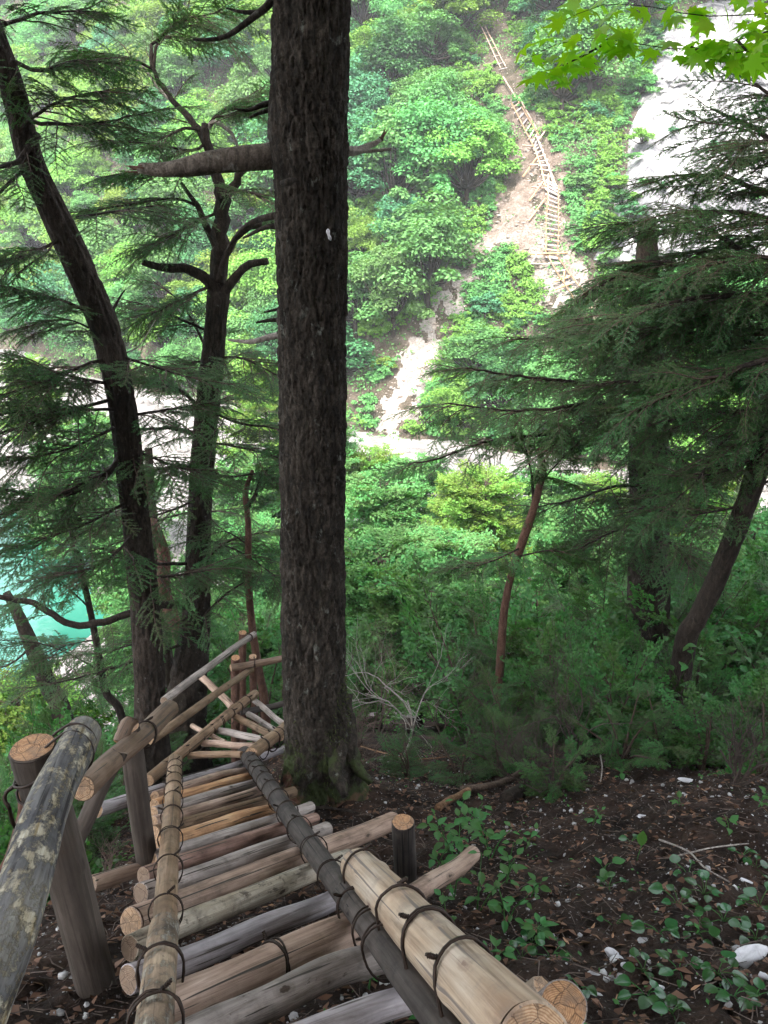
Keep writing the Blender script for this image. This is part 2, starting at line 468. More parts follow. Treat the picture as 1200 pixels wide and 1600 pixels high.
L_FAR1 = leafmat('fresh_green_broadleaf', (0.05, 0.15, 0.045), (0.13, 0.30, 0.10), 0.32, 0.006)  # the leaves' own fresh green, varied leaf by leaf
L_FAR2 = leafmat('yellow_green_broadleaf', (0.08, 0.17, 0.03), (0.18, 0.33, 0.07), 0.35, 0.006)
L_FAR3 = leafmat('blue_green_broadleaf', (0.03, 0.10, 0.045), (0.07, 0.20, 0.085), 0.28, 0.006)
L_NEED = leafmat('hemlock_needles', (0.022, 0.075, 0.024), (0.065, 0.165, 0.05), 0.32, 0.03, 0.5)
L_NEED2 = leafmat('cypress_scale_leaves', (0.018, 0.068, 0.015), (0.058, 0.155, 0.035), 0.32, 0.04, 0.45)
L_MAPLE = leafmat('maple_leaf', (0.16, 0.38, 0.012), (0.28, 0.55, 0.02), 0.62, 0.05, 0.35, 0.12)
L_UNDER = leafmat('understory_leaf', (0.032, 0.11, 0.028), (0.07, 0.20, 0.055), 0.38, 0.03, 0.35, 0.2)
L_SHINY = leafmat('glossy_ground_leaf', (0.012, 0.06, 0.014), (0.028, 0.10, 0.025), 0.15, 0.09, 0.25, 0.2)
L_BROWN = leafmat('dead_leaf', (0.07, 0.035, 0.018), (0.20, 0.12, 0.07), 0.15, 0.03, 0.5, 0.2)

def ground_mat(name, cols, pebble=None, peb_scale=40, bump=0.03, rough=0.95, nscale=3.0, cover=None):
    m, t = newmat(name); n = N(t)
    g = n('ShaderNodeNewGeometry')
    a1 = n('ShaderNodeTexNoise', {'Vector': g.outputs['Position'], 'Scale': nscale, 'Detail': 8.0, 'Roughness': 0.68})
    a2 = n('ShaderNodeTexNoise', {'Vector': g.outputs['Position'], 'Scale': nscale * 14, 'Detail': 5.0, 'Roughness': 0.7})
    c = n.ramp(a1.outputs[0], [(0.3, cols[0]), (0.5, cols[1]), (0.7, cols[2])])
    c = n.mix(1.0, c, n.ramp(a2.outputs[0], [(0.3, (0.5, 0.5, 0.5)), (0.55, (1, 1, 1)), (0.75, (1.5, 1.4, 1.35))]), 'MULTIPLY')
    h = n('ShaderNodeMath', {0: a1.outputs[0], 1: a2.outputs[0]}, operation='ADD').outputs[0]
    if pebble is not None:
        v = n('ShaderNodeTexVoronoi', {'Vector': g.outputs['Position'], 'Scale': peb_scale})
        sel = n.maprange(v.outputs['Distance'], 0.32, 0.24)
        wn = n('ShaderNodeTexWhiteNoise', {'Vector': v.outputs['Position']}, noise_dimensions='3D')
        s2 = n.maprange(wn.outputs['Value'], 0.80, 0.83)
        f = n('ShaderNodeMath', {0: sel, 1: s2}, operation='MULTIPLY').outputs[0]
        c = n.mix(f, c, pebble)
    finish(n, c, rough, h, 1.0, bump, 0.2)
    return m

SOIL = ground_mat('dark_forest_soil', [(0.010, 0.007, 0.005), (0.030, 0.018, 0.012), (0.075, 0.046, 0.032)], (0.22, 0.2, 0.19), 55, 0.03)
SLOPE = ground_mat('far_slope_litter', [(0.04, 0.045, 0.022), (0.10, 0.08, 0.058), (0.21, 0.165, 0.13)], (0.3, 0.26, 0.22), 6, 0.25, nscale=0.9)
GRAVEL = ground_mat('white_river_gravel', [(0.14, 0.13, 0.12), (0.30, 0.28, 0.265), (0.46, 0.44, 0.42)], (0.25, 0.24, 0.23), 2.5, 0.2, nscale=0.8)

def rockmat(name, cols, sc_=1.0, bd=0.15):
    m, t = newmat(name); n = N(t)
    g = n('ShaderNodeNewGeometry')
    mp = n('ShaderNodeMapping', {0: g.outputs['Position'], 2: (0.3, 0.5, 0.0), 3: (0.6 * sc_, 0.6 * sc_, 0.25 * sc_)})
    a1 = n('ShaderNodeTexNoise', {'Vector': mp.outputs[0], 'Scale': 1.0, 'Detail': 10.0, 'Roughness': 0.68, 'Distortion': 1.2})
    v = n('ShaderNodeTexVoronoi', {'Vector': mp.outputs[0], 'Scale': 1.3}, feature='DISTANCE_TO_EDGE')
    c = n.ramp(a1.outputs[0], [(0.3, cols[0]), (0.48, cols[1]), (0.62, cols[2])])
    h = n('ShaderNodeMath', {0: a1.outputs[0], 1: n.maprange(v.outputs['Distance'], 0.0, 0.06, -0.3, 0.1)}, operation='ADD')
    finish(n, c, 0.9, h.outputs[0], 1.0, bd, 0.2)
    return m
ROCK = rockmat('pale_limestone_cliff', [(0.045, 0.045, 0.05), (0.15, 0.145, 0.15), (0.40, 0.39, 0.38)])
STONE = rockmat('pale_loose_stone', [(0.16, 0.155, 0.15), (0.32, 0.31, 0.30), (0.5, 0.49, 0.48)], 12, 0.01)

def simple(name, col, rough=0.5, metal=0.0, spec=0.4):
    m, t = newmat(name); n = N(t)
    g = n('ShaderNodeNewGeometry')
    a1 = n('ShaderNodeTexNoise', {'Vector': g.outputs['Position'], 'Scale': 60.0, 'Detail': 4.0})
    c = n.ramp(a1.outputs[0], [(0.3, tuple(v * 0.6 for v in col)), (0.7, tuple(v * 1.3 for v in col))])
    p = n('ShaderNodeBsdfPrincipled', {'Base Color': c, 'Roughness': rough, 'Metallic': metal, 'Specular IOR Level': spec})
    o = n('ShaderNodeOutputMaterial'); t.links.new(p.outputs[0], o.inputs[0])
    return m
WIRE = simple('rusty_black_wire', (0.03, 0.018, 0.012), 0.55, 0.5)
CHIP = simple('fresh_wood_chip', (0.40, 0.22, 0.12), 0.8)
TWIG = simple('dry_twig', (0.13, 0.095, 0.075), 0.85)
TWIG_D = simple('dark_dry_twig', (0.05, 0.036, 0.028), 0.9)

def water_mat():
    m, t = newmat('teal_river_water'); n = N(t)
    g = n('ShaderNodeNewGeometry')
    a1 = n('ShaderNodeTexNoise', {'Vector': g.outputs['Position'], 'Scale': 1.6, 'Detail': 4.0, 'Distortion': 0.5})
    lo = n('ShaderNodeTexNoise', {'Vector': g.outputs['Position'], 'Scale': 0.18, 'Detail': 2.0})
    c = n.ramp(lo.outputs[0], [(0.35, (0.010, 0.07, 0.052)), (0.65, (0.028, 0.14, 0.10))])
    b = n('ShaderNodeBump', {'Height': a1.outputs[0], 'Strength': 0.35, 'Distance': 0.08})
    p = n('ShaderNodeBsdfPrincipled', {'Base Color': c, 'Roughness': 0.12, 'Specular IOR Level': 0.5, 'Normal': b.outputs[0]})
    o = n('ShaderNodeOutputMaterial'); t.links.new(p.outputs[0], o.inputs[0])
    return m
WATER = water_mat()

# ------------------------------------------------------------------ terrain
def sheet(name, xs, ys, Hf, mat):
    X, Y = np.meshgrid(xs, ys)
    Z = Hf(X, Y)
    V = np.stack([X, Y, Z], -1).reshape(-1, 3)
    nx, ny = len(xs), len(ys)
    i = np.arange(ny - 1)[:, None] * nx; j = np.arange(nx - 1)[None, :]
    Q = np.stack([i + j, i + j + 1, i + nx + j + 1, i + nx + j], -1).reshape(-1, 4)
    o = obj(name, mesh(name, V, Q, mats=[mat]))
    tag(o, kind='structure')
    return o

def H_ground(x, y):
    z = H_near(x, y)
    near = np.clip(1 - (y - 7) / 3, 0, 1)
    z = z + near * ((fbm(x * 11, y * 11, 0, 21, 4) - 0.5) * 0.11 + (vn(x * 45, y * 45, 0, 22) - 0.5) * 0.018)
    return z

xs = np.r_[np.linspace(-60, -4, 60)[:-1], np.linspace(-4, 5, 330), np.linspace(5, 60, 60)[1:]]
ys = np.r_[np.linspace(-40, -1, 40)[:-1], np.linspace(-1, 9, 360), np.linspace(9, 26, 60)[1:]]
sheet('ground', xs, ys, H_ground, SOIL)
sheet('far_hillside', np.linspace(-95, 75, 200), np.linspace(30, 150, 150), H_far, SLOPE)

def H_bed(x, y):
    z = -13.9 + (fbm(x * 0.25, y * 0.25, 0, 31, 4) - 0.5) * 1.0 + 0 * x
    riv = np.clip((-9.5 - x + (fbm(x * 0.2, y * 0.2, 0, 33) - 0.5) * 3) / 3, 0, 1) * np.clip((35.5 - y + 0.25 * (-x - 12)) / 3, 0, 1)
    return z - riv * 1.6
sheet('riverbed', np.linspace(-95, 75, 260), np.linspace(8, 120, 200), H_bed, GRAVEL)
wv_ = obj('river', mesh('river', [(-95, 8, -14.35), (-4, 8, -14.35), (-4, 60, -14.35), (-95, 60, -14.35)], [(0, 1, 2, 3)], mats=[WATER]))
tag(wv_, kind='structure')

# cliff: a steep faceted outcrop on the far slope
def build_cliff():
    base = Gf(1075, 360); top = U(1085, 60, base[1] * 1.10)
    w0, w1 = U(935, 380, 50), U(1230, 300, 52)
    nu, nv = 150, 130
    u = np.linspace(0, 1, nu); v = np.linspace(0, 1, nv)
    Uu, Vv = np.meshgrid(u, v)
    # bottom edge and top edge in the place
    b0, b1 = U(925, 410, 47.0), U(1300, 440, 47.5)
    t0, t1 = U(1010, 30, 59.0), U(1300, -60, 60.0)
    P = ((1 - Vv)[..., None] * ((1 - Uu)[..., None] * b0 + Uu[..., None] * b1) + Vv[..., None] * ((1 - Uu)[..., None] * t0 + Uu[..., None] * t1))
    bulge = np.sin(np.pi * np.clip(Vv, 0, 1)) * 1.5
    n1 = fbm(P[..., 0] * 0.25 + P[..., 2] * 0.1, P[..., 2] * 0.2, 0, 41, 5)
    n2 = np.abs(fbm(P[..., 0] * 0.8 + P[..., 2] * 0.5, P[..., 2] * 0.35, 0, 47, 4) - 0.5) * 2
    st = np.floor(n1 * 9) / 9
    disp = bulge + (st * 0.6 + n1 * 0.4) * 4.2 + n2 * 1.6 - 2.2
    edge = np.clip(Uu / 0.12, 0, 1) ** 0.5
    P[..., 1] -= disp * edge
    P[..., 1] += (1 - edge) * 3.5
    P[..., 2] -= 0.25 * disp
    P = P.reshape(-1, 3)
    i = np.arange(nv - 1)[:, None] * nu; j = np.arange(nu - 1)[None, :]
    Q = np.stack([i + j, i + j + 1, i + nu + j + 1, i + nu + j], -1).reshape(-1, 4)
    rgc = np.random.default_rng(3); cc = P.reshape(nv, nu, 3)
    o = obj('cliff', mesh('cliff', P, Q, mats=[ROCK], smooth=False))
    tag(o, kind='structure')
build_cliff()

# ------------------------------------------------------------------ foliage meshes
def unit(v):
    return v / np.maximum(np.linalg.norm(v, axis=-1, keepdims=True), 1e-9)

def leafquads(P, Nn, size, rng, ratio=0.55, fold=0.0):
    n = len(P)
    d = rng.normal(size=(n, 3)); Nn = unit(Nn)
    u = unit(d - Nn * (d * Nn).sum(-1, keepdims=True)); v = np.cross(Nn, u)
    s = np.broadcast_to(np.asarray(size), (n,))[:, None] * 0.5
    V = np.stack([P - u * s, P + v * s * ratio - u * s * 0.1, P + u * s, P - v * s * ratio - u * s * 0.1], 1)
    Q = np.arange(n * 4).reshape(n, 4)
    return V.reshape(-1, 3), Q

def crown_mesh(name, seed, r, h, lobes, per, leaf, mat):
    rng = np.random.default_rng(seed)
    d = unit(rng.normal(size=(lobes, 3))); d[:, 2] = np.abs(d[:, 2]) * 1.35 - 0.62
    rad = rng.uniform(0.4, 1.22, lobes)[:, None]
    c = d * rad * np.array([r, r, h]) * 0.78 + np.array([0, 0, h * 0.62])
    lr = rng.uniform(0.13, 0.40, lobes) * r
    lobe = np.repeat(np.arange(lobes), per)
    q = unit(rng.normal(size=(lobes * per, 3)))
    q[:, 2] = np.where(q[:, 2] < -0.15, -q[:, 2], q[:, 2])
    sh = rng.uniform(0.6, 1.08, len(q))[:, None]
    P = c[lobe] + q * sh * lr[lobe][:, None] * np.array([1.05, 1.05, 0.8])
    Nn = q * 0.6 + np.array([0, 0, 0.7]) + rng.normal(size=q.shape) * 0.35
    V, Q = leafquads(P, Nn, rng.uniform(0.7, 1.25, len(q)) * leaf, rng, 0.62)
    mb = MB(); mb.add(V, Q)
    for k in range(0, lobes, 2):      # limbs reaching the lobes
        p0 = np.array([0, 0, h * 0.1]); p1 = c[k]
        mid = (p0 + p1) / 2 + np.array([0, 0, -0.1 * h])
        V, Q, T = tube(resample([p0, mid, p1], 4), [0.035 * r, 0.028 * r, 0.018 * r, 0.006 * r], 4)
        mb.add(V, Q, T, 1)
    return mb.mesh(name, [mat, B_GREY], smooth=False)

CROWNS = {}
for k, (mt) in enumerate((L_FAR1, L_FAR2, L_FAR3)):
    CROWNS[k] = [crown_mesh('crown', 100 + k * 10 + j, 1.9, 2.1, 50, 250, 0.135, mt) for j in range(3)]
BUSHES = {k: [crown_mesh('crown', 200 + k * 10 + j, 0.8, 0.6, 18, 120, 0.115, mt) for j in range(2)] for k, mt in enumerate((L_FAR1, L_FAR2, L_FAR3))}

tr_V, tr_Q, tr_T = tube(resample([(0, 0, -0.6), (0.05, 0.02, 0.6), (-0.04, 0.05, 1.6), (0, 0, 2.4)], 8), np.linspace(0.13, 0.05, 8), 8)
TRUNK_FAR = mesh('trunk', tr_V, tr_Q, tr_T, [B_GREY])
FARCOUNT = [0]

def far_tree(p, s, kind, label, group, bush=False):
    szw = 'small' if s < 1.1 else ('middling' if s < 1.55 else 'big')
    cw = ('fresh green', 'yellow green', 'bluish green')[kind]
    nm = 'bush' if bush else 'tree'
    label = label.format(szw + ' ' + cw + ' ' + nm)
    group = szw + ' ' + cw + ' ' + ('bushe' if bush else 'tree') + group
    g = float(p[2])
    t = thing('bush' if bush else 'broadleaf_tree', label, 'bush' if bush else 'tree', (p[0], p[1], g), group)
    ry = rnd.uniform(0, 6.28)
    if bush:
        obj('crown', rnd.choice(BUSHES[kind]), t, (0, 0, 0.0), (0, 0, ry), (s, s, s * rnd.uniform(0.8, 1.1)))
    else:
        obj('trunk', TRUNK_FAR, t, (0, 0, 0), (0, 0, ry), s)
        obj('crown', rnd.choice(CROWNS[kind]), t, (0, 0, 0.45 * s), (rnd.uniform(-.15, .15), rnd.uniform(-.15, .15), ry), (s, s, s * rnd.uniform(0.85, 1.2)))
    FARCOUNT[0] += 1
    return t

def inpoly(x, y, poly):
    ins = False; n = len(poly); j = n - 1
    for i in range(n):
        xi, yi = poly[i]; xj, yj = poly[j]
        if (yi > y) != (yj > y) and x < (xj - xi) * (y - yi) / (yj - yi) + xi:
            ins = not ins
        j = i
    return ins

SCREE = [(788, 150), (846, 178), (880, 255), (892, 330), (905, 400), (935, 470), (880, 492), (842, 470), (818, 405), (792, 372), (748, 425), (706, 490),
         (688, 560), (655, 650), (612, 690), (582, 672), (604, 600), (640, 560), (680, 470), (712, 400), (745, 372), (780, 310), (800, 240), (785, 200)]
TRAIL = [(738, 20), (790, 20), (835, 150), (790, 160), (765, 100)]
DIRT = [(575, 620), (612, 575), (618, 620), (590, 660)]
CLIFF = [(1010, 60), (1230, 20), (1230, 330), (1110, 400), (938, 352), (946, 280), (985, 170)]

def proj(P):
    P = np.asarray(P, float)
    d = P @ FWD
    return 600 + F * (P @ RT) / d, 800 - F * (P @ UP) / d, d

def clear_of(P, rad, height):
    for dz in (0.1, 0.55, 0.95):
        for dx in (-0.6, 0, 0.6):
            x, y, d = proj(np.array([P[0] + dx * rad, P[1], P[2] + dz * height]))
            for poly in (SCREE, TRAIL, DIRT, CLIFF):
                if inpoly(x, y, poly): return False
    return True

ZONES = [((0, 430), (0, 560), '{} behind the branches left of the big trunk', 's far behind the left branches'),
         ((430, 800), (0, 380), '{} high between big trunk and upper ladders', 's between big trunk and upper ladders'),
         ((430, 800), (380, 760), '{} low left of the pale scree gully', 's low left of the gully'),
         ((800, 1300), (0, 300), '{} between far ladders and pale cliff', 's between far ladders and cliff'),
         ((640, 1300), (300, 800), '{} right of the scree gully', 's right of the gully')]
def zone(x, y):
    for (a0, a1), (b0, b1), lab, gr in ZONES:
        if a0 <= x < a1 and b0 <= y < b1: return lab, gr
    return '{} at the outer edge of the far slope', 's at the outer edge of the far slope'

placed = []; placedb = []; SMALL = []; NB = [0, 0]
def try_far(px, py, s, kind, bush):
    p = Gf(px, py)
    if p is None or p[2] < -13.6: return
    rad = (0.8 if bush else 1.9) * s; hh = (0.8 if bush else 3.4) * s
    if not clear_of(p, rad, hh): return
    for q, r2 in (placed if not bush else placedb):
        if (q[0] - p[0]) ** 2 + (q[1] - p[1]) ** 2 < ((0.50 if bush else 0.33) * (rad + r2)) ** 2: return
    if bush:
        for q, r2 in placed:
            if (q[0] - p[0]) ** 2 + (q[1] - p[1]) ** 2 < (0.45 * r2) ** 2: return
    (placedb if bush else placed).append((p, rad))
    lab, gr = zone(px, py)
    NB[0 if bush else 1] += 1
    if NB[0 if bush else 1] > (215 if bush else 265):
        SMALL.append((p, s if bush else s * 1.6)); return
    far_tree(p, s, kind, lab, gr, bush)

def kind_at(px, py):
    r_ = rnd.random()
    if px < 430: return 1 if r_ < 0.5 else (0 if r_ < 0.85 else 2)
    if px > 820 and py < 260: return 2 if r_ < 0.5 else 0
    return 0 if r_ < 0.6 else (2 if r_ < 0.85 else 1)
for _ in range(2400):
    px, py = rnd.uniform(-60, 1260), rnd.uniform(-60, 780)
    try_far(px, py, rnd.uniform(0.9, 2.1), kind_at(px, py), False)
for _ in range(3600):
    px, py = rnd.uniform(-20, 1250), rnd.uniform(0, 760)
    try_far(px, py, rnd.uniform(0.6, 1.7), kind_at(px, py), True)

for _ in range(2600):        # small growth creeping in from the gully edges
    px, py = rnd.uniform(560, 1010), rnd.uniform(30, 740)
    p = Gf(px, py)
    if p is None or p[2] < -13.6 or any(inpoly(px, py - 4, q) for q in (SCREE, TRAIL, DIRT, CLIFF)): continue
    if float(fbm(p[0] * 0.4, p[1] * 0.4, 0, 77, 2)) < 0.42: continue
    SMALL.append((p, rnd.uniform(0.3, 0.8)))
def small_bushes():          # the many further bushes nobody could count: one object
    rng = np.random.default_rng(44)
    Ps, Ns = [], []
    for p, s in SMALL:
        nl_ = 10
        c = p + np.array([0, 0, 0.35 * s]) + rng.normal(size=(nl_, 3)) * np.array([0.5, 0.4, 0.25]) * s
        q = unit(rng.normal(size=(nl_ * 34, 3))); q[:, 2] = np.abs(q[:, 2]) - 0.15
        Ps.append(np.repeat(c, 34, 0) + q * 0.33 * s * rng.uniform(0.7, 1.1, (len(q), 1))); Ns.append(q * 0.7 + np.array([0, -0.1, 0.6]) + rng.normal(size=q.shape) * 0.3)
    P = np.concatenate(Ps); Nn = np.concatenate(Ns)
    V, Q = leafquads(P, Nn, rng.uniform(0.09, 0.2, len(P)), rng, 0.62)
    h = len(Q) // 2
    mq = np.where(fbm(P[:, 0] * 0.35, P[:, 1] * 0.35, 0, 45, 2) > 0.55, 1, 0)
    o = obj('bushes', mesh('bushes', V, Q, mats=[L_FAR1, L_FAR2], mq=mq, smooth=False))
    tag(o, 'low bushes merging into one another all over the far slope', 'bushes', kind='stuff')
small_bushes()

def cliff_bushes():
    P = np.array([v.co[:] for v in bpy.data.objects['cliff'].data.vertices]).reshape(130, 150, 3)
    rg = np.random.default_rng(12)
    for k in range(62):
        edge = k < 40
        i = rg.integers(4, 120); j = rg.integers(0, 16) if edge else rg.integers(12, 110)
        s = rg.uniform(0.7, 1.5) if edge else rg.uniform(0.3, 0.7)
        p = P[i, j] + np.array([-0.3 if edge else 0, -0.2, 0.1])
        c = rg.choice([0, 0, 1, 2])
        far_tree(p, float(s), int(c), '{} at the left rim of the pale cliff' if edge else '{} clinging to a ledge of the pale cliff', 's at the left rim of the cliff' if edge else 's on the cliff ledges', True)
cliff_bushes()

# low ground cover on the far slope
def ground_cover():
    rng = np.random.default_rng(5)
    n = 70000
    X = rng.uniform(-45, 38, n); Y = rng.uniform(36, 100, n)
    keep = []
    Z = H_far(X, Y)
    pxs, pys, dd = proj(np.stack([X, Y, Z], -1))
    nz = fbm(X * 0.5, Y * 0.5, 0, 55, 3)
    for i in range(n):
        if Y[i] < yb(X[i]): continue
        ms = inpoly(pxs[i], pys[i], SCREE) or inpoly(pxs[i], pys[i], TRAIL) or inpoly(pxs[i], pys[i], DIRT)
        if ms and nz[i] < 0.60: continue
        if not ms and nz[i] < 0.38: continue
        keep.append(i)
    keep = np.array(keep)
    c = np.stack([X, Y, Z], -1)[keep]
    per = 5
    P = np.repeat(c, per, 0) + rng.normal(size=(len(c) * per, 3)) * np.array([0.22, 0.22, 0.08]) + np.array([0, 0, 0.15])
    V, Q = leafquads(P, rng.normal(size=P.shape) * 0.5 + np.array([0, -0.4, 0.8]), rng.uniform(0.1, 0.24, len(P)), rng, 0.6)
    o = obj('ground_cover', mesh('ground_cover', V, Q, mats=[L_FAR1], smooth=False))
    tag(o, 'low green undergrowth covering the far slope between the trees', 'undergrowth', kind='stuff')
ground_cover()

# boulders and stones
def rockmesh(seed, mat, sub=2):
    rng = np.random.default_rng(seed)
    import bmesh
    bm = bmesh.new(); bmesh.ops.create_icosphere(bm, subdivisions=sub, radius=1.0)
    V = np.array([v.co[:] for v in bm.verts]); T = np.array([[v.index for v in f.verts] for f in bm.faces]); bm.free()
    for _ in range(7):
        nn = unit(rng.normal(size=3)); dd = rng.uniform(0.45, 0.8)
        k = V @ nn
        V = V - np.where(k > dd, k - dd, 0)[:, None] * nn
    V = V * (1 + (fbm(V[:, 0] * 2 + seed, V[:, 1] * 2, V[:, 2] * 2, seed)[:, None] - 0.5) * 0.4)
    return V * np.array([1, 0.8, 0.6]), T

ROCKV = [rockmesh(k, None, 1) for k in range(5)]
def scatter_rocks(name, pts, sizes, mat, label, seed=1):
    rng = np.random.default_rng(seed)
    mb = MB()
    for p, s in zip(pts, sizes):
        V, T = ROCKV[rng.integers(5)]
        a_ = rng.uniform(0, 6.28); ca, sa = math.cos(a_), math.sin(a_)
        M = np.array([[ca, -sa, 0], [sa, ca, 0], [0, 0, 1]])
        mb.add(V @ M.T * s + p, None, T)
    o = obj(name, mb.mesh(name, [mat], smooth=False))
    return tag(o, label, 'stones', kind='stuff')

rng = np.random.default_rng(9)
X = rng.uniform(-40, 30, 2600); Y = rng.uniform(20, 62, 2600); S = 0.12 + 0.5 * rng.random(2600) ** 5
scatter_rocks('river_stones', np.stack([X, Y, H_bed(X, Y) + S * 0.2], -1), S, GRAVEL, 'white stones and boulders strewn over the riverbed')
pts, ss = [], []
while len(pts) < 1600:
    px, py = rng.uniform(570, 940), rng.uniform(160, 700)
    if inpoly(px, py, SCREE):
        p = Gf(px, py)
        if p is not None:
            pts.append(p); ss.append(0.04 + 0.20 * rng.random() ** 5)
SCREE_ST = ground_mat('tan_scree_stone', [(0.14, 0.11, 0.09), (0.24, 0.20, 0.17), (0.34, 0.30, 0.27)], None, nscale=1.5)
scatter_rocks('scree_stones', pts, ss, SCREE_ST, 'loose pale stones on the scree gully', 3)

# the scree gully: a sheet of loose stone lying on the slope, a little above it
def cast_many(PX, PY, off):
    rr = FWD[None] + RT[None] * ((PX - 600) / F)[:, None] - UP[None] * ((PY - 800) / F)[:, None]
    lo = np.full(len(PX), 20.0); hit = np.zeros(len(PX), bool)
    for t in np.arange(20, 160, 0.7):
        P = rr * t
        bl = (P[:, 2] < H_far_t(P[:, 0], P[:, 1]) + off) & ~hit
        hit |= bl
        lo = np.where(hit, lo, t)
    hi = lo + 0.7
    for _ in range(12):
        m = (lo + hi) / 2; P = rr * m[:, None]
        bl = P[:, 2] < H_far_t(P[:, 0], P[:, 1]) + off
        hi = np.where(bl, m, hi); lo = np.where(bl, lo, m)
    return rr * hi[:, None], hit
def scree():
    xs_ = np.arange(560, 950, 1.7); ys_ = np.arange(140, 700, 1.7)
    GX, GY = np.meshgrid(xs_, ys_)
    JX = GX + (fbm(GX * 0.045, GY * 0.045, 0, 61, 4) - 0.5) * 90; JY = GY + (fbm(GX * 0.06, GY * 0.06, 0, 64, 3) - 0.5) * 40
    ok = np.zeros(GX.shape, bool); n = len(SCREE); j = n - 1
    for i in range(n):
        xi, yi = SCREE[i]; xj, yj = SCREE[j]
        with np.errstate(divide='ignore', invalid='ignore'):
            ok ^= ((yi > JY) != (yj > JY)) & (JX < (xj - xi) * (JY - yi) / ((yj - yi) or 1e-9) + xi)
        j = i
    P, hit = cast_many(GX.ravel(), GY.ravel(), 0.05)
    ok &= hit.reshape(ok.shape)
    P[:, 2] += 0.16 * (fbm(P[:, 0] * 2, P[:, 1] * 2, 0, 63, 3) - 0.5)
    ny, nx = ok.shape
    I = np.arange(ny * nx).reshape(ny, nx)
    k = ok[:-1, :-1] & ok[1:, :-1] & ok[1:, 1:] & ok[:-1, 1:]
    Q = np.stack([I[:-1, :-1], I[1:, :-1], I[1:, 1:], I[:-1, 1:]], -1)[k]
    used = np.unique(Q); mp_ = np.zeros(ny * nx, int); mp_[used] = np.arange(len(used))
    V = P[used]; Q = mp_[Q]
    m_, t_ = newmat('pale_scree'); n = N(t_)
    g = n('ShaderNodeNewGeometry'); sep = n('ShaderNodeSeparateXYZ', {0: g.outputs['Position']})
    a1 = n('ShaderNodeTexNoise', {'Vector': g.outputs['Position'], 'Scale': 0.8, 'Detail': 8.0, 'Roughness': 0.75})
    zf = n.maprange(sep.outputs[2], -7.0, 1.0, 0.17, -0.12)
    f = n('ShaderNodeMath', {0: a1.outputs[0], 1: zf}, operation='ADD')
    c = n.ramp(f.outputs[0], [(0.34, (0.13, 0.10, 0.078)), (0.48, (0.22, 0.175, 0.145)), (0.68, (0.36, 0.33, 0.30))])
    a2 = n('ShaderNodeTexNoise', {'Vector': g.outputs['Position'], 'Scale': 9.0, 'Detail': 6.0, 'Roughness': 0.75})
    c = n.mix(1.0, c, n.ramp(a2.outputs[0], [(0.35, (0.55, 0.5, 0.48)), (0.6, (1.1, 1.1, 1.1))]), 'MULTIPLY')
    finish(n, c, 0.95, a2.outputs[0], 1.0, 0.2, 0.2)
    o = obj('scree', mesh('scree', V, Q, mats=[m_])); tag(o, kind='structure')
scree()

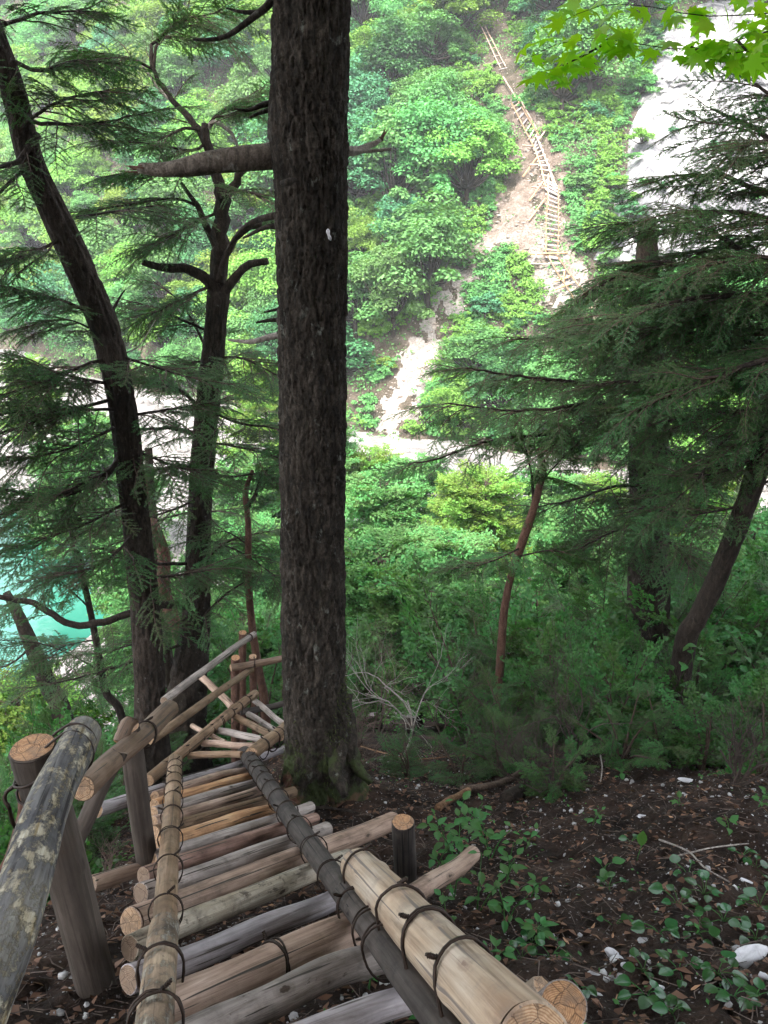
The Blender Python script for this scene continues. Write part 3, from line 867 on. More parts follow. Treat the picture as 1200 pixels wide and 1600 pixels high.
#PART2
# ------------------------------------------------------------------ logs, ladders, handrails
def log(name, p0, p1, r0, r1, mat, end=END_P, parent=None, bend=0.01, seed=None, ns=26, knots=3, origin=None, fine=0.03, rough=0.04):
    p0, p1 = np.asarray(p0, float), np.asarray(p1, float)
    L = float(np.linalg.norm(p1 - p0))
    sd_ = rnd.randrange(10000) if seed is None else seed
    rg = np.random.default_rng(sd_)
    n = max(6, int(L / fine))
    z = np.linspace(0, L, n)
    ph = rg.uniform(0, 6.28)
    bx = bend * np.sin(np.pi * z / L) * math.cos(ph) + bend * 0.4 * np.sin(3 * np.pi * z / L + ph)
    by = bend * np.sin(np.pi * z / L) * math.sin(ph)
    r = r0 + (r1 - r0) * z / L
    th = np.linspace(0, 2 * math.pi, ns, endpoint=False)
    ct, st = np.cos(th)[None, :], np.sin(th)[None, :]
    q = (fbm(ct * 1.5 + sd_, st * 1.5, z[:, None] * 3, sd_ % 97, 3) - 0.5) * 2 * rough * 1.6
    q = q + (fbm(ct * 6, st * 6 + sd_, z[:, None] * 5, sd_ % 89, 2) - 0.5) * rough * 0.8
    for _ in range(knots):
        kz, kt = rg.uniform(0.08, 0.95) * L, rg.uniform(0, 6.28)
        dth = np.angle(np.exp(1j * (th[None, :] - kt)))
        q = q + 0.16 * rg.uniform(0.4, 1) * np.exp(-((z[:, None] - kz) / (r0 * 0.45)) ** 2 - (dth / 0.35) ** 2)
    rr = r[:, None] * (1 + q)
    b = r0 * 0.07
    V = np.stack([bx[:, None] + rr * ct, by[:, None] + rr * st, np.repeat(z[:, None], ns, 1)], -1).reshape(-1, 3)
    i = np.arange(n - 1)[:, None] * ns; j = np.arange(ns)[None, :]; j2 = (j + 1) % ns
    Q = np.stack([i + j, i + j2, i + ns + j2, i + ns + j], -1).reshape(-1, 4)
    mb = MB(); mb.add(V, Q, None, 0)
    for e_, zz, s_ in ((0, 0.0, -1), (n - 1, L, 1)):
        ring = V[e_ * ns:(e_ + 1) * ns]
        tl = rg.uniform(-0.12, 0.12, 2)
        cx = np.array([bx[e_], by[e_], zz])
        def cap(f, dz):
            g = cx + (ring - cx) * f
            g[:, 2] = zz + s_ * dz + s_ * np.abs((g - cx)[:, 0] * tl[0] + (g - cx)[:, 1] * tl[1])
            return g
        r1_, r2_, r3_ = cap(1.0, 0), cap(0.93, b), cap(0.5, b * 1.1)
        Vc = np.vstack([r1_, r2_, r3_, [cx + np.array([0, 0, s_ * b * 1.1])]])
        k = np.arange(ns); k2 = (k + 1) % ns
        Qa = np.vstack([np.stack([k, k2, ns + k2, ns + k], -1), np.stack([ns + k, ns + k2, 2 * ns + k2, 2 * ns + k], -1)])
        Ta = np.stack([2 * ns + k, 2 * ns + k2, np.full(ns, 3 * ns)], -1)
        if s_ < 0: Qa = Qa[:, ::-1]; Ta = Ta[:, ::-1]
        mb.add(Vc, Qa[:ns], None, 0)
        mb.add(Vc, Qa[ns:], Ta, 1)
    me = mb.mesh(name, [mat, end])
    rot = Vector([float(v) for v in (p1 - p0)]).to_track_quat('Z', 'Y')
    org = np.zeros(3) if origin is None else np.asarray(origin)
    o = obj(name, me, parent, p0 - org, rot)
    return o

def ring_tie(parent, org, c, axis, r, drop=0.0, down=(0, 0, -1), turns=2, wr=0.0035, gap=0.010, knot=True, tilt=0.0):
    """wire wound round a rail at c (and, with drop, round the log under it)"""
    axis = unit(np.asarray(axis, float)); dn = np.asarray(down, float)
    dn = unit(dn - axis * np.dot(dn, axis)); sd_ = np.cross(axis, dn)
    mb = MB(); rg = np.random.default_rng(rnd.randrange(9999))
    for k in range(turns):
        th = np.linspace(0, 2 * math.pi, 25)
        x = np.cos(th); y = np.sin(th)
        rr = (r + wr * 0.2) * (1 + rg.uniform(-0.02, 0.02, 25)); tilt = tilt + rg.uniform(-0.15, 0.15)
        rr[-1] = rr[0]
        P = np.asarray(c) + rr[:, None] * (x[:, None] * sd_ + y[:, None] * dn) + (np.maximum(y, 0) * drop)[:, None] * dn
        P = P + axis * ((k - (turns - 1) / 2) * gap + 0.012 * np.sin(th + rg.uniform(0, 6)) + tilt * x * r)[:, None]
        P[-1] = P[0]
        V, Q, T = tube(P, wr, 5, cap=False)
        mb.add(V - org, Q)
    if knot:
        a_ = rg.uniform(-0.9, 0.9)
        b0 = np.asarray(c) - dn * r * math.cos(a_) * 1.03 + sd_ * r * math.sin(a_) * 1.03
        t_ = np.linspace(0, 1, 14)
        for ph in (0, math.pi):
            P = b0 + np.outer(t_ * 0.035, -dn * 0.4 + sd_ * 0.8 * np.sign(a_ + 0.01) + axis * 0.3) + 0.005 * (np.cos(t_ * 18 + ph)[:, None] * dn + np.sin(t_ * 18 + ph)[:, None] * axis)
            V, Q, T = tube(P, wr * 0.75, 4)
            mb.add(V - org, Q, T)
    return obj('wire_tie', mb.mesh('wire_tie', [WIRE]), parent)

# ---- near ladder
org = LP(300, 1400)
LAD = thing('log_ladder', 'nearest log ladder with round rungs lashed by wire, going down from the bottom edge', 'ladder', org)
def rung(x0, y0, x1, y1, wpx, mat, end=END_P, off=0.0, lab=None, name='rung', off1=None, par=LAD, o_=org, **kw):
    a_, b_ = LP(x0, y0, off), LP(x1, y1, off if off1 is None else off1)
    d = float(((a_ + b_) / 2) @ FWD)
    r = wpx / F * d / 2 * 0.86
    o = log(name, a_, b_, r * rnd.uniform(0.94, 1.12), r * rnd.uniform(0.84, 1.0), mat, end, par, rnd.uniform(0.004, 0.022), origin=o_, **kw)
    if lab: o['label'] = lab
    return o
rung(300, 1688, 690, 1545, 54, W_LAV)
rung(255, 1650, 604, 1492, 62, W_GREY)
rung(240, 1592, 585, 1435, 80, W_PINK, lab='thickest pinkish grey rung', knots=2)
rung(203, 1531, 530, 1400, 44, W_LAV, END_D)
rung(204, 1481, 545, 1342, 40, W_SPALT, END_D, lab='rung mottled with pale fungus')
rung(207, 1441, 614, 1283, 42, W_PINK, END_P, lab='long pinkish orange rung with knots, reaching past the right rail', knots=7)
rung(222, 1397, 509, 1296, 34, W_GREY, END_D)
rung(225, 1368, 492, 1279, 28, W_RED, END_D, lab='reddish brown rung')
rung(236, 1343, 485, 1262, 28, W_GREY)
rung(250, 1322, 440, 1262, 26, W_ORANGE, lab='orange peeled rung')
rung(240, 1302, 458, 1238, 25, W_TAN)
rung(239, 1285, 415, 1232, 20, W_PINK)
rung(241, 1270, 405, 1222, 18, W_GREY)
rung(242, 1258, 400, 1212, 18, W_ORANGE)
rung(244, 1245, 390, 1203, 17, W_PINK)
rung(265, 1228, 388, 1195, 17, W_LAV)
rung(150, 1266, 455, 1167, 18, W_LAV, lab='long bluish grey log under the top of the ladder')
rung(143, 1382, 224, 1357, 31, W_PINK, END_D, off=-0.06, lab='cross log sticking out on the left side')
rung(640, 1398, 740, 1335, 34, W_PINK, off=-0.03, lab='pinkish log running off to the right behind the stub post')
def seg(name, q0, w0, q1, w1, mat, end=END_P, off0=0.1, off1=None, par=LAD, o_=org, **kw):
    a_, b_ = LP(*q0, off0), LP(*q1, off0 if off1 is None else off1)
    return a_, b_, log(name, a_, b_, w0 / F * float(a_ @ FWD) / 2, w1 / F * float(b_ @ FWD) / 2, mat, end, par, origin=o_, **kw)
la, lb, o = seg('side_rail', (256, 1470), 40, (274, 1188), 21, W_TAN, END_P, 0.12, bend=0.002, fine=0.02); o['label'] = 'left side rail, thin upper length, brown with many wire windings'
lc, ld, o = seg('side_rail', (236, 1668), 66, (257, 1448), 46, W_FLAKE, END_P, 0.13, bend=0.002, fine=0.02); o['label'] = 'left side rail, thick lower length with flaking bark'
ra, rb, o = seg('side_rail', (382, 1174), 23, (545, 1405), 38, W_DARK, END_D, 0.11, bend=0.002, fine=0.02); o['label'] = 'right side rail of dark bark'
rc, rd_, o = seg('side_rail', (541, 1398), 40, (735, 1665), 56, W_DARK, END_D, 0.11, 0.13, bend=0.002, fine=0.02); o['label'] = 'right side rail, dark lower length under the pale pole'
pa, pb = LP(560, 1354, 0.2), LP(830, 1630, 0.28)
BIG = log('side_rail', pa, pb, 0.068, 0.078, W_PALE, END_P, LAD, 0.006, seed=5, ns=36, knots=4, origin=org, fine=0.02, rough=0.025)
BIG['label'] = 'thick pale peeled pole lashed on top of the right rail'
def ties(a_, b_, ra_, rb_, ts, drop, turns=2, wr=0.004, par=LAD, o_=org, **kw):
    for t_ in ts:
        c = a_ + (b_ - a_) * t_
        ring_tie(par, o_, c, b_ - a_, (ra_ + (rb_ - ra_) * t_) * 1.05, drop, turns=turns, wr=wr, **kw)
ties(la, lb, 0.0545, 0.056, [0.07, 0.2, 0.33, 0.46, 0.57, 0.66, 0.75, 0.83, 0.91], 0.012, wr=0.0026)
ties(lc, ld, 0.062, 0.058, [0.25, 0.62], 0.04, wr=0.004)
ties(ra, rb, 0.061, 0.058, [0.03, 0.1, 0.17, 0.24, 0.31, 0.38, 0.46, 0.54, 0.63, 0.73, 0.83, 0.93], 0.012, wr=0.0026)
ties(rc, rd_, 0.06, 0.06, [0.12, 0.3, 0.42], 0.04, wr=0.004)
ties(pa, pb, 0.072, 0.078, [0.05], 0.17, turns=1, wr=0.0052)
ties(pa, pb, 0.070, 0.078, [0.40], 0.17, turns=1, wr=0.0052)
ties(pa, pb, 0.070, 0.078, [0.575], 0.14, turns=2, wr=0.005, gap=0.022)
ties(pa, pb, 0.070, 0.078, [0.76], 0.14, turns=1, wr=0.0052)
# binding on the thick rung
t3a, t3b = LP(255, 1592, 0), LP(575, 1435, 0)
ring_tie(LAD, org, t3a + (t3b - t3a) * 0.46, t3b - t3a, 0.070, 0.0, turns=3, gap=0.01, wr=0.004)

def post(name, par, o_, top, dtop, wpx, bot, dbot, mat, end=END_O, taper=1.08, **kw):
    a_, b_ = U(*bot, dbot), U(*top, dtop)
    dn = unit(a_ - b_)
    while name == 'post' and a_[2] > float(H_near(a_[0], a_[1])) - 0.15: a_ = a_ + dn * 0.05      # the foot stands in the ground
    r = wpx / F * dtop / 2
    return log(name, a_, b_, r * taper, r, mat, end, par, origin=o_, bend=kw.pop('bend', 0.008), **kw)

# stub post and cut log beside the right rail
o0 = U(632, 1410, 4.0)
SP = thing('stub_post', 'short dark barked post with an orange sawn top beside the right ladder rail', 'post', o0)
post('post', SP, o0, (631, 1286), 3.85, 36, (634, 1455), 4.15, W_DARK, END_O, 1.02)
o0 = U(888, 1573, 2.35)
CL = thing('cut_log', 'sawn log end with clear growth rings at the bottom edge', 'log', o0)
log('trunk_piece', U(800, 1640, 2.75), U(880, 1572, 2.2), 0.068, 0.066, W_GREY, END_O, CL, 0.002, origin=o0, ns=36, rough=0.03)
PB = thing('split_board', 'pale split board behind the sawn log end at the bottom edge', 'board', U(815, 1560, 2.7))
log('board', U(790, 1600, 2.72), U(848, 1545, 2.65), 0.05, 0.045, W_PALE, END_P, PB, 0.002, origin=U(815, 1560, 2.7), ns=7, knots=0)

# ---- near handrail on the left
o0 = U(150, 1450, 2.6)
HR = thing('log_handrail', 'nearest handrail at the left edge, lichen blotched pole on sturdy posts', 'handrail', o0)
h0, h1 = U(-95, 1760, 1.12), U(125, 1146, 2.42)
o = log('rail', h0, h1, 0.052, 0.053, W_LICHEN, END_D, HR, 0.02, seed=12, ns=48, knots=7, origin=o0, fine=0.012, rough=0.05); o['label'] = 'thick lichen blotched top rail'
k0, k1 = U(128, 1232, 2.75), U(266, 1108, 4.3)
o = log('rail', k0, k1, 0.042, 0.048, W_BROWN, END_P, HR, 0.012, seed=13, knots=4, origin=o0, fine=0.02); o['label'] = 'brown second rail continuing downhill'
post('post', HR, o0, (52, 1170), 2.3, 70, (176, 1640), 2.85, W_POST, END_O, 1.0, ns=36, fine=0.02)['label'] = 'thick post with orange sawn top'
post('post', HR, o0, (200, 1138), 3.55, 34, (231, 1375), 3.95, W_POST, END_O, 1.08)['label'] = 'second post beside the ladder'
post('brace', HR, o0, (206, 1124), 3.5, 21, (188, 1160), 3.45, W_BROWN, END_O, 1.0)
post('brace', HR, o0, (186, 1175), 3.2, 26, (118, 1318), 3.1, W_POST, END_D, 1.0)
hd = h1 - h0
for t_, tl in ((0.90, 0.4), (0.945, 0.25)):
    ring_tie(HR, o0, h0 + hd * t_, hd, 0.056, 0.06, down=(-0.8, 0.3, -0.5), turns=1, wr=0.0042, tilt=tl, knot=False)
ring_tie(HR, o0, U(62, 1215, 2.33), U(150, 1590, 2.8) - U(52, 1170, 2.3), 0.068, 0.0, turns=2, wr=0.0042, gap=0.06, tilt=0.3)
ring_tie(HR, o0, k0 + (k1 - k0) * 0.62, k1 - k0, 0.047, 0.03, turns=3, wr=0.004)
# twisted wire strand hanging left of the post
V, Q, T = tube(resample([U(28, 1225, 2.3), U(10, 1238, 2.3), U(8, 1252, 2.3), U(14, 1262, 2.3), U(20, 1285, 2.35), U(30, 1302, 2.4)], 24), 0.006, 6)
mb = MB(); mb.add(V - o0, Q, T); obj('wire_end', mb.mesh('wire_end', [WIRE]), HR)

# weathered root beside the post
o0 = U(20, 1330, 2.6)
RT_ = thing('broken_root', 'split reddish brown dead stem rising at the left edge behind the handrail', 'dead wood', o0)
P = resample([U(-60, 1560, 2.6), U(-5, 1400, 2.6), U(22, 1330, 2.62), U(36, 1270, 2.65), U(34, 1232, 2.65)], 40)
rr = np.linspace(0.06, 0.015, 40)[:, None] * (0.75 + 0.8 * (fbm(np.cos(np.linspace(0, 6.28, 20, endpoint=False))[None] * 2, np.sin(np.linspace(0, 6.28, 20, endpoint=False))[None] * 2, np.linspace(0, 4, 40)[:, None], 3, 3) - 0.5) * 1.6)
V, Q, T = tube(P, 0.0, 20, disp=rr); mb = MB(); mb.add(V - o0, Q, T); obj('stem', mb.mesh('stem', [B_RED]), RT_)

# ---- second ladder, turning right below the first
o0 = U(330, 1150, 7.6)
L2 = thing('log_ladder', 'second log ladder turning right behind the big trunk, with fanned rungs', 'ladder', o0)
def lg(name, q0, d0, q1, d1, w_, mat, end=END_P, par=L2, lab=None, o_=None, **kw):
    a_, b_ = U(*q0, d0), U(*q1, d1)
    r = w_ / F * (d0 + d1) / 4
    o = log(name, a_, b_, r * 1.03, r * 0.97, mat, end, par, origin=o0 if o_ is None else o_, **kw)
    if lab: o['label'] = lab
    return a_, b_, r
a_, b_, r_ = lg('side_rail', (233, 1219), 6.5, (398, 1084), 8.7, 16, W_TAN)
ties(a_, b_, r_, r_, [0.12, 0.27, 0.4, 0.5, 0.6, 0.72, 0.8, 0.9], 0.06, par=L2, o_=o0, wr=0.005)
a_, b_, r_ = lg('side_rail', (394, 1178), 6.7, (470, 1122), 8.0, 19, W_TAN)
ties(a_, b_, r_, r_, [0.2, 0.4, 0.5], 0.06, par=L2, o_=o0, wr=0.005)
for q0, d0, q1, d1, w_, mt in [((296, 1181), 7.1, (378, 1179), 6.8, 11, W_TAN), ((318, 1161), 7.4, (407, 1168), 6.95, 11, W_PINK),
                               ((342, 1142), 7.7, (424, 1161), 7.1, 11, W_GREY), ((368, 1120), 8.1, (438, 1153), 7.3, 11, W_TAN),
                               ((388, 1116), 8.3, (442, 1150), 7.5, 9, W_GREY), ((393, 1090), 8.8, (452, 1138), 7.8, 9, W_GREY),
                               ((300, 1134), 7.9, (352, 1160), 7.4, 8, W_PINK)]:
    lg('rung', q0, d0, q1, d1, w_, mt)
lg('rung', (378, 1112), 8.6, (445, 1099), 8.4, 10, W_DARK, END_D, lab='dark barked crosspiece')
lg('brace', (312, 1056), 8.6, (362, 1104), 8.3, 11, W_PINK)

o1 = U(375, 1150, 9.0)
H2 = thing('log_handrail', 'slender pale handrail beside the second ladder, on reddish posts', 'handrail', o1)
a_, b_, r_ = lg('rail', (257, 1095), 6.6, (397, 991), 8.9, 11, W_GREY, END_D, H2, o_=o1)
ring_tie(H2, o1, a_ + (b_ - a_) * 0.93, b_ - a_, r_ * 1.05, 0.0, wr=0.005)
lg('rail', (237, 1156), 6.3, (392, 1046), 8.9, 12, W_TAN, END_P, H2, o_=o1)
a_, b_, r_ = lg('rail', (361, 1043), 8.7, (452, 1026), 9.0, 11, W_BROWN, END_P, H2, o_=o1)
ring_tie(H2, o1, a_ + (b_ - a_) * 0.4, b_ - a_, r_ * 1.05, 0.0, wr=0.005)
post('post', H2, o1, (379, 989), 9.2, 12, (380, 1165), 10.2, B_RED, END_O, 1.1)
post('post', H2, o1, (368, 1028), 9.0, 14, (369, 1165), 9.8, B_RED, END_O, 1.1)
post('post', H2, o1, (395, 1026), 9.1, 12, (397, 1075), 9.4, B_RED, END_P, 1.0)

# ---- far ladders on the opposite slope
def FP(px, py, off=0.45):
    p = Gf(px, py, off)
    return p
def far_ladder(label, left, right, nr, mL=W_TAN, mR=W_PINK, extra=(), r=0.055, rr_=0.055):
    ol = FP(*left[0])
    t = thing('log_ladder', label, 'ladder', ol)
    Ls = [FP(*q) for q in left]; Rs = [FP(*q) for q in right]
    for pts_, m_ in ((Ls, mL), (Rs, mR)):
        for a_, b_ in zip(pts_[:-1], pts_[1:]):
            log('side_rail', a_, b_, r, r, m_, END_P, t, 0.02, origin=ol, ns=8, knots=0, fine=0.4)
    Lr, Rr = resample(Ls, max(nr, 2)), resample(Rs, max(nr, 2))
    for a_, b_ in zip(Lr, Rr):
        dv = unit(b_ - a_) * 0.12
        log('rung', a_ - dv - np.array([0, 0, 0.09]), b_ + dv - np.array([0, 0, 0.09]), rr_, rr_, rnd.choice([W_GREY, W_PINK, W_LAV]), END_P, t, 0.0, origin=ol, ns=8, knots=0, fine=0.3)
    for (q0, q1, m_, nm) in extra:
        log(nm, FP(*q0, 0.7), FP(*q1, 0.25), r, r, m_, END_P, t, 0.0, origin=ol, ns=8, knots=0, fine=0.4)
    return t
O_ = W_ORANGE
far_ladder('topmost far ladder, two thin poles climbing the brown dirt strip at the top', [(746, 30), (762, 62), (782, 106)], [(753, 31), (770, 64), (790, 104)], 8, W_PINK, W_PINK, r=0.04, rr_=0.03)
far_ladder('far ladder with dark gaps between its rungs, just below the leafy branch', [(799, 160), (834, 229)], [(808, 155), (842, 212)], 9,
           W_TAN, W_TAN, [((811, 152), (841, 206), W_PINK, 'handrail'), ((786, 120), (806, 152), W_PINK, 'handrail'), ((842, 218), (853, 203), W_PINK, 'brace'), ((816, 227), (836, 229), W_PINK, 'brace')])
far_ladder('far ladder with an orange left rail, halfway up the scree gully', [(835, 228), (846, 262), (853, 292)], [(843, 222), (858, 262), (868, 300)], 11,
           O_, W_PALE, [((838, 212), (874, 302), W_PALE, 'handrail'), ((839, 246), (817, 276), O_, 'brace'), ((828, 258), (843, 257), W_PINK, 'brace'), ((848, 284), (827, 314), O_, 'brace'), ((830, 292), (850, 294), W_PINK, 'brace')])
far_ladder('long straight far ladder of pale wood in the middle of the scree gully', [(856, 280), (854, 340), (853, 398)], [(873, 290), (873, 350), (871, 400)], 18,
           W_TAN, W_TAN, [((852, 310), (826, 345), O_, 'brace'), ((857, 272), (856, 330), W_PALE, 'handrail')])
far_ladder('lowest far ladder, leaning left at the foot of the gully by the dark branches', [(856, 400), (868, 422), (892, 458), (908, 486)], [(872, 402), (887, 424), (908, 450), (925, 478)], 9,
           W_TAN, W_TAN, [((829, 397), (886, 395), O_, 'crossbeam'), ((838, 398), (824, 424), W_LAV, 'brace'), ((826, 412), (862, 413), W_GREY, 'crossbeam'), ((866, 440), (892, 432), O_, 'crossbeam'), ((868, 452), (894, 443), O_, 'crossbeam'), ((854, 372), (852, 396), O_, 'brace'), ((882, 424), (880, 446), O_, 'post')])

# ------------------------------------------------------------------ boughs (shared meshes)
def bough_mesh(name, seed, L, mat, density=1.0, side=0.42, nl=0.024, nw=0.008, step=0.0085, droop=0.10, wig=0.03, sub=True, ang=50, g1=0.07, g2=0.04):
    rg = np.random.default_rng(seed)
    mb = MB(); segs = []
    def stem(p0, dirn, length, nrm, r0, level, curl):
        n = max(3, int(length / 0.05))
        P = [p0]; d = dirn.copy()
        for k in range(n):
            d = unit(d + rg.normal(size=3) * wig + np.array([0, 0, -curl / n]))
            P.append(P[-1] + d * length / n)
        P = np.array(P)
        if level < 2:
            V, Q, T = tube(P, np.linspace(r0, r0 * 0.3, len(P)), 4 if level else 5, cap=False); mb.add(V, Q, None, 0)
        else:
            V, Q, T = tube(P, r0, 3, cap=False); mb.add(V, Q, None, 0)
        if level >= 1: segs.append(P)
        else: segs.append(P[int(n * 0.7):])
        if level < 2:
            gap = g1 if level == 0 else g2
            s = gap * 1.2 if level else 0.12 * length
            sgn = 1
            while s < length * 0.97:
                t_ = s / length
                k = min(int(t_ * n), n - 1); q = P[k] + (P[k + 1] - P[k]) * (t_ * n - k)
                dd = unit(P[k + 1] - P[k]); sv = unit(np.cross(nrm, dd)) * sgn
                ll = (side * L * (1 - t_) ** 0.7 * (0.5 + 1.2 * min(t_ * 3, 1) * 0.5) if level == 0 else length * 0.36 * (1 - t_ * 0.8)) * rg.uniform(0.6, 1.15)
                an = R(ang + rg.uniform(-10, 10))
                if ll > 0.025 and rg.random() < density and (level == 0 or sub):
                    stem(q, unit(dd * math.cos(an) + sv * math.sin(an) + np.array([0, 0, rg.uniform(-0.12, 0.08)])), ll, nrm, r0 * 0.45, level + 1, droop * 1.3)
                s += gap * rg.uniform(0.7, 1.2) * 0.7; sgn = -sgn
    stem(np.zeros(3), np.array([1.0, 0, 0.05]), L, np.array([0, 0, 1.0]), 0.007 * L + 0.002, 0, droop)
    A, D = [], []
    for P in segs:
        dl = np.linalg.norm(np.diff(P, axis=0), axis=1); tot = dl.sum()
        m = max(2, int(tot / step))
        t_ = np.linspace(0.05, 1, m) * tot; cs = np.r_[0, np.cumsum(dl)]
        k = np.clip(np.searchsorted(cs, t_) - 1, 0, len(dl) - 1)
        u_ = ((t_ - cs[k]) / np.maximum(dl[k], 1e-9))[:, None]
        A.append(P[k] * (1 - u_) + P[k + 1] * u_); D.append(unit(P[k + 1] - P[k]))
    A = np.concatenate(A); D = np.concatenate(D)
    A = np.repeat(A, 2, 0); D = np.repeat(D, 2, 0); n = len(A)
    sg = np.tile([1.0, -1.0], n // 2)[:, None]
    sv = unit(np.cross(np.array([0, 0, 1.0]), D) + rg.normal(size=(n, 3)) * 0.15) * sg
    dirn = unit(D * 0.75 + sv + rg.normal(size=(n, 3)) * 0.18)
    ln = nl * rg.uniform(0.7, 1.2, n)[:, None]
    wv = unit(np.cross(dirn, np.array([0, 0, 1.0]) + rg.normal(size=(n, 3)) * 0.3)) * nw * 0.5
    V = np.stack([A + wv * 0.5, A + dirn * ln * 0.55 + wv, A + dirn * ln, A + dirn * ln * 0.55 - wv], 1).reshape(-1, 3)
    mb.add(V, np.arange(n * 4).reshape(-1, 4), None, 1)
    return mb.mesh(name, [B_TWIG, mat], smooth=False)

HB = [bough_mesh('bough', 300 + k, 0.85, L_NEED, 0.82, nl=0.020, nw=0.0095, step=0.010, g1=0.062, g2=0.044, wig=0.07, droop=0.22) for k in range(5)]
CB = [bough_mesh('bough', 320 + k, 0.65, L_NEED2, 0.9, wig=0.06, side=0.5, nl=0.040, nw=0.019, step=0.018, droop=0.35, ang=42, g1=0.06, g2=0.038) for k in range(4)]

def leaf_bough(name, seed, L, mat, leaf=0.055, nst=9, nleaf=9):
    rg = np.random.default_rng(seed); mb = MB(); PP, NN = [], []
    main = resample([np.zeros(3), np.array([L * 0.5, rg.uniform(-.05, .05), 0.06 * L]), np.array([L, 0, 0.0])], 8)
    V, Q, T = tube(main, np.linspace(0.009, 0.003, 8), 5, cap=False); mb.add(V, Q, None, 0)
    for k in range(nst):
        t_ = 0.15 + 0.85 * k / nst; i = int(t_ * 7); p = main[i]
        an = R(rg.uniform(25, 75)) * (1 if k % 2 else -1); ll = L * rg.uniform(0.3, 0.5) * (1.1 - t_ * 0.6)
        e_ = p + np.array([math.cos(an) * ll, math.sin(an) * ll, rg.uniform(-0.08, 0.1) * L])
        st_ = resample([p, (p + e_) / 2 + rg.normal(size=3) * 0.02, e_], 5)
        V, Q, T = tube(st_, np.linspace(0.004, 0.0015, 5), 4, cap=False); mb.add(V, Q, None, 0)
        for m_ in range(nleaf):
            q = st_[rg.integers(1, 5)] + rg.normal(size=3) * np.array([0.045, 0.045, 0.02]) * L / 0.8
            PP.append(q); NN.append(rg.normal(size=3) * 0.35 + np.array([0, 0, 1.0]))
    PP, NN = np.array(PP), np.array(NN)
    n = len(PP); Nn = unit(NN); d = rg.normal(size=(n, 3))
    u_ = unit(d - Nn * (d * Nn).sum(-1, keepdims=True)); v_ = np.cross(Nn, u_)
    s = leaf * rg.uniform(0.7, 1.25, n)[:, None]
    b_ = Nn * s * 0.10
    pts_ = [PP - u_ * s * 0.5, PP - u_ * s * 0.22 + v_ * s * 0.30 + b_, PP + u_ * s * 0.18 + v_ * s * 0.26 + b_, PP + u_ * s * 0.55, PP + u_ * s * 0.18 - v_ * s * 0.26 + b_, PP - u_ * s * 0.22 - v_ * s * 0.30 + b_]
    V = np.stack(pts_, 1).reshape(-1, 3); o6 = np.arange(n)[:, None] * 6
    mb.add(V, np.vstack([o6 + np.array([0, 1, 2, 3]), o6 + np.array([0, 3, 4, 5])]), None, 1)
    return mb.mesh(name, [B_TWIG, mat], smooth=False)
LB1 = [leaf_bough('bough', 340 + k, 0.8, L_FAR1, 0.075, 13, 13) for k in range(3)]
LB2 = [leaf_bough('bough', 345 + k, 0.8, L_FAR2, 0.075, 13, 13) for k in range(3)]
LBU = [leaf_bough('bough', 350 + k, 0.7, L_UNDER, 0.078, 11, 11) for k in range(3)]

def euler_from_dir(d, roll=0.0):
    d = unit(np.asarray(d, float))
    x = Vector([float(v) for v in d]); up = Vector((0, 0, 1))
    y = up.cross(x)
    if y.length < 1e-3: y = Vector((0, 1, 0))
    y.normalize(); z = x.cross(y)
    M = Matrix((x, y, z)).transposed()
    q = M.to_quaternion()
    from mathutils import Quaternion
    return q @ Quaternion((1, 0, 0), roll)

DENS = 1.6
def limb(tree, org_, P, r0, r1, set_, n, s=(0.6, 1.1), start=0.2, mat=B_GREY, name='branch', spread=55, tip=True, ns=7, rough=0.12, droop=0.1):
    """one branch of a tree: a tapered tube with foliage boughs as its children"""
    P = np.asarray(P, float)
    Pr = resample(P, max(8, int(np.linalg.norm(P[-1] - P[0]) / 0.08)))
    m = len(Pr)
    Pr[1:-1] += (np.random.default_rng(rnd.randrange(9999)).normal(size=(m - 2, 3))) * r0 * 0.15
    dsp = (fbm(np.linspace(0, 6, m)[:, None] * 2, np.arange(ns)[None] * 1.7, 0, rnd.randrange(99), 3) - 0.5) * r0 * rough * 4
    V, Q, T = tube(Pr, np.linspace(r0, r1, m), ns, disp=dsp * np.linspace(1, r1 / r0, m)[:, None])
    mb = MB(); mb.add(V - org_, Q, T)
    br = obj(name, mb.mesh(name, [mat]), tree)
    n = int(n * DENS)
    for k in range(n):
        t_ = start + (1 - start) * (k + rnd.uniform(0.1, 0.9)) / n
        i = min(int(t_ * (m - 1)), m - 2); q = Pr[i]; dd = unit(Pr[i + 1] - Pr[i])
        sv = unit(np.cross(np.array([0, 0, 1.0]), dd)) * (1 if k % 2 else -1)
        an = R(spread + rnd.uniform(-20, 20)) * (1.15 - 0.7 * t_)
        d = dd * math.cos(an) + sv * math.sin(an); d[2] = d[2] * 0.6 - droop * rnd.uniform(0.3, 1.6) + rnd.uniform(-0.12, 0.22)
        obj('bough', rnd.choice(set_), br, q - org_, euler_from_dir(d, rnd.gauss(0, 0.42)), rnd.uniform(*s) * (1.05 - 0.35 * t_))
    if tip:
        obj('bough', rnd.choice(set_), br, Pr[-2] - org_, euler_from_dir(Pr[-1] - Pr[-3]), rnd.uniform(*s) * 0.75)
    return br

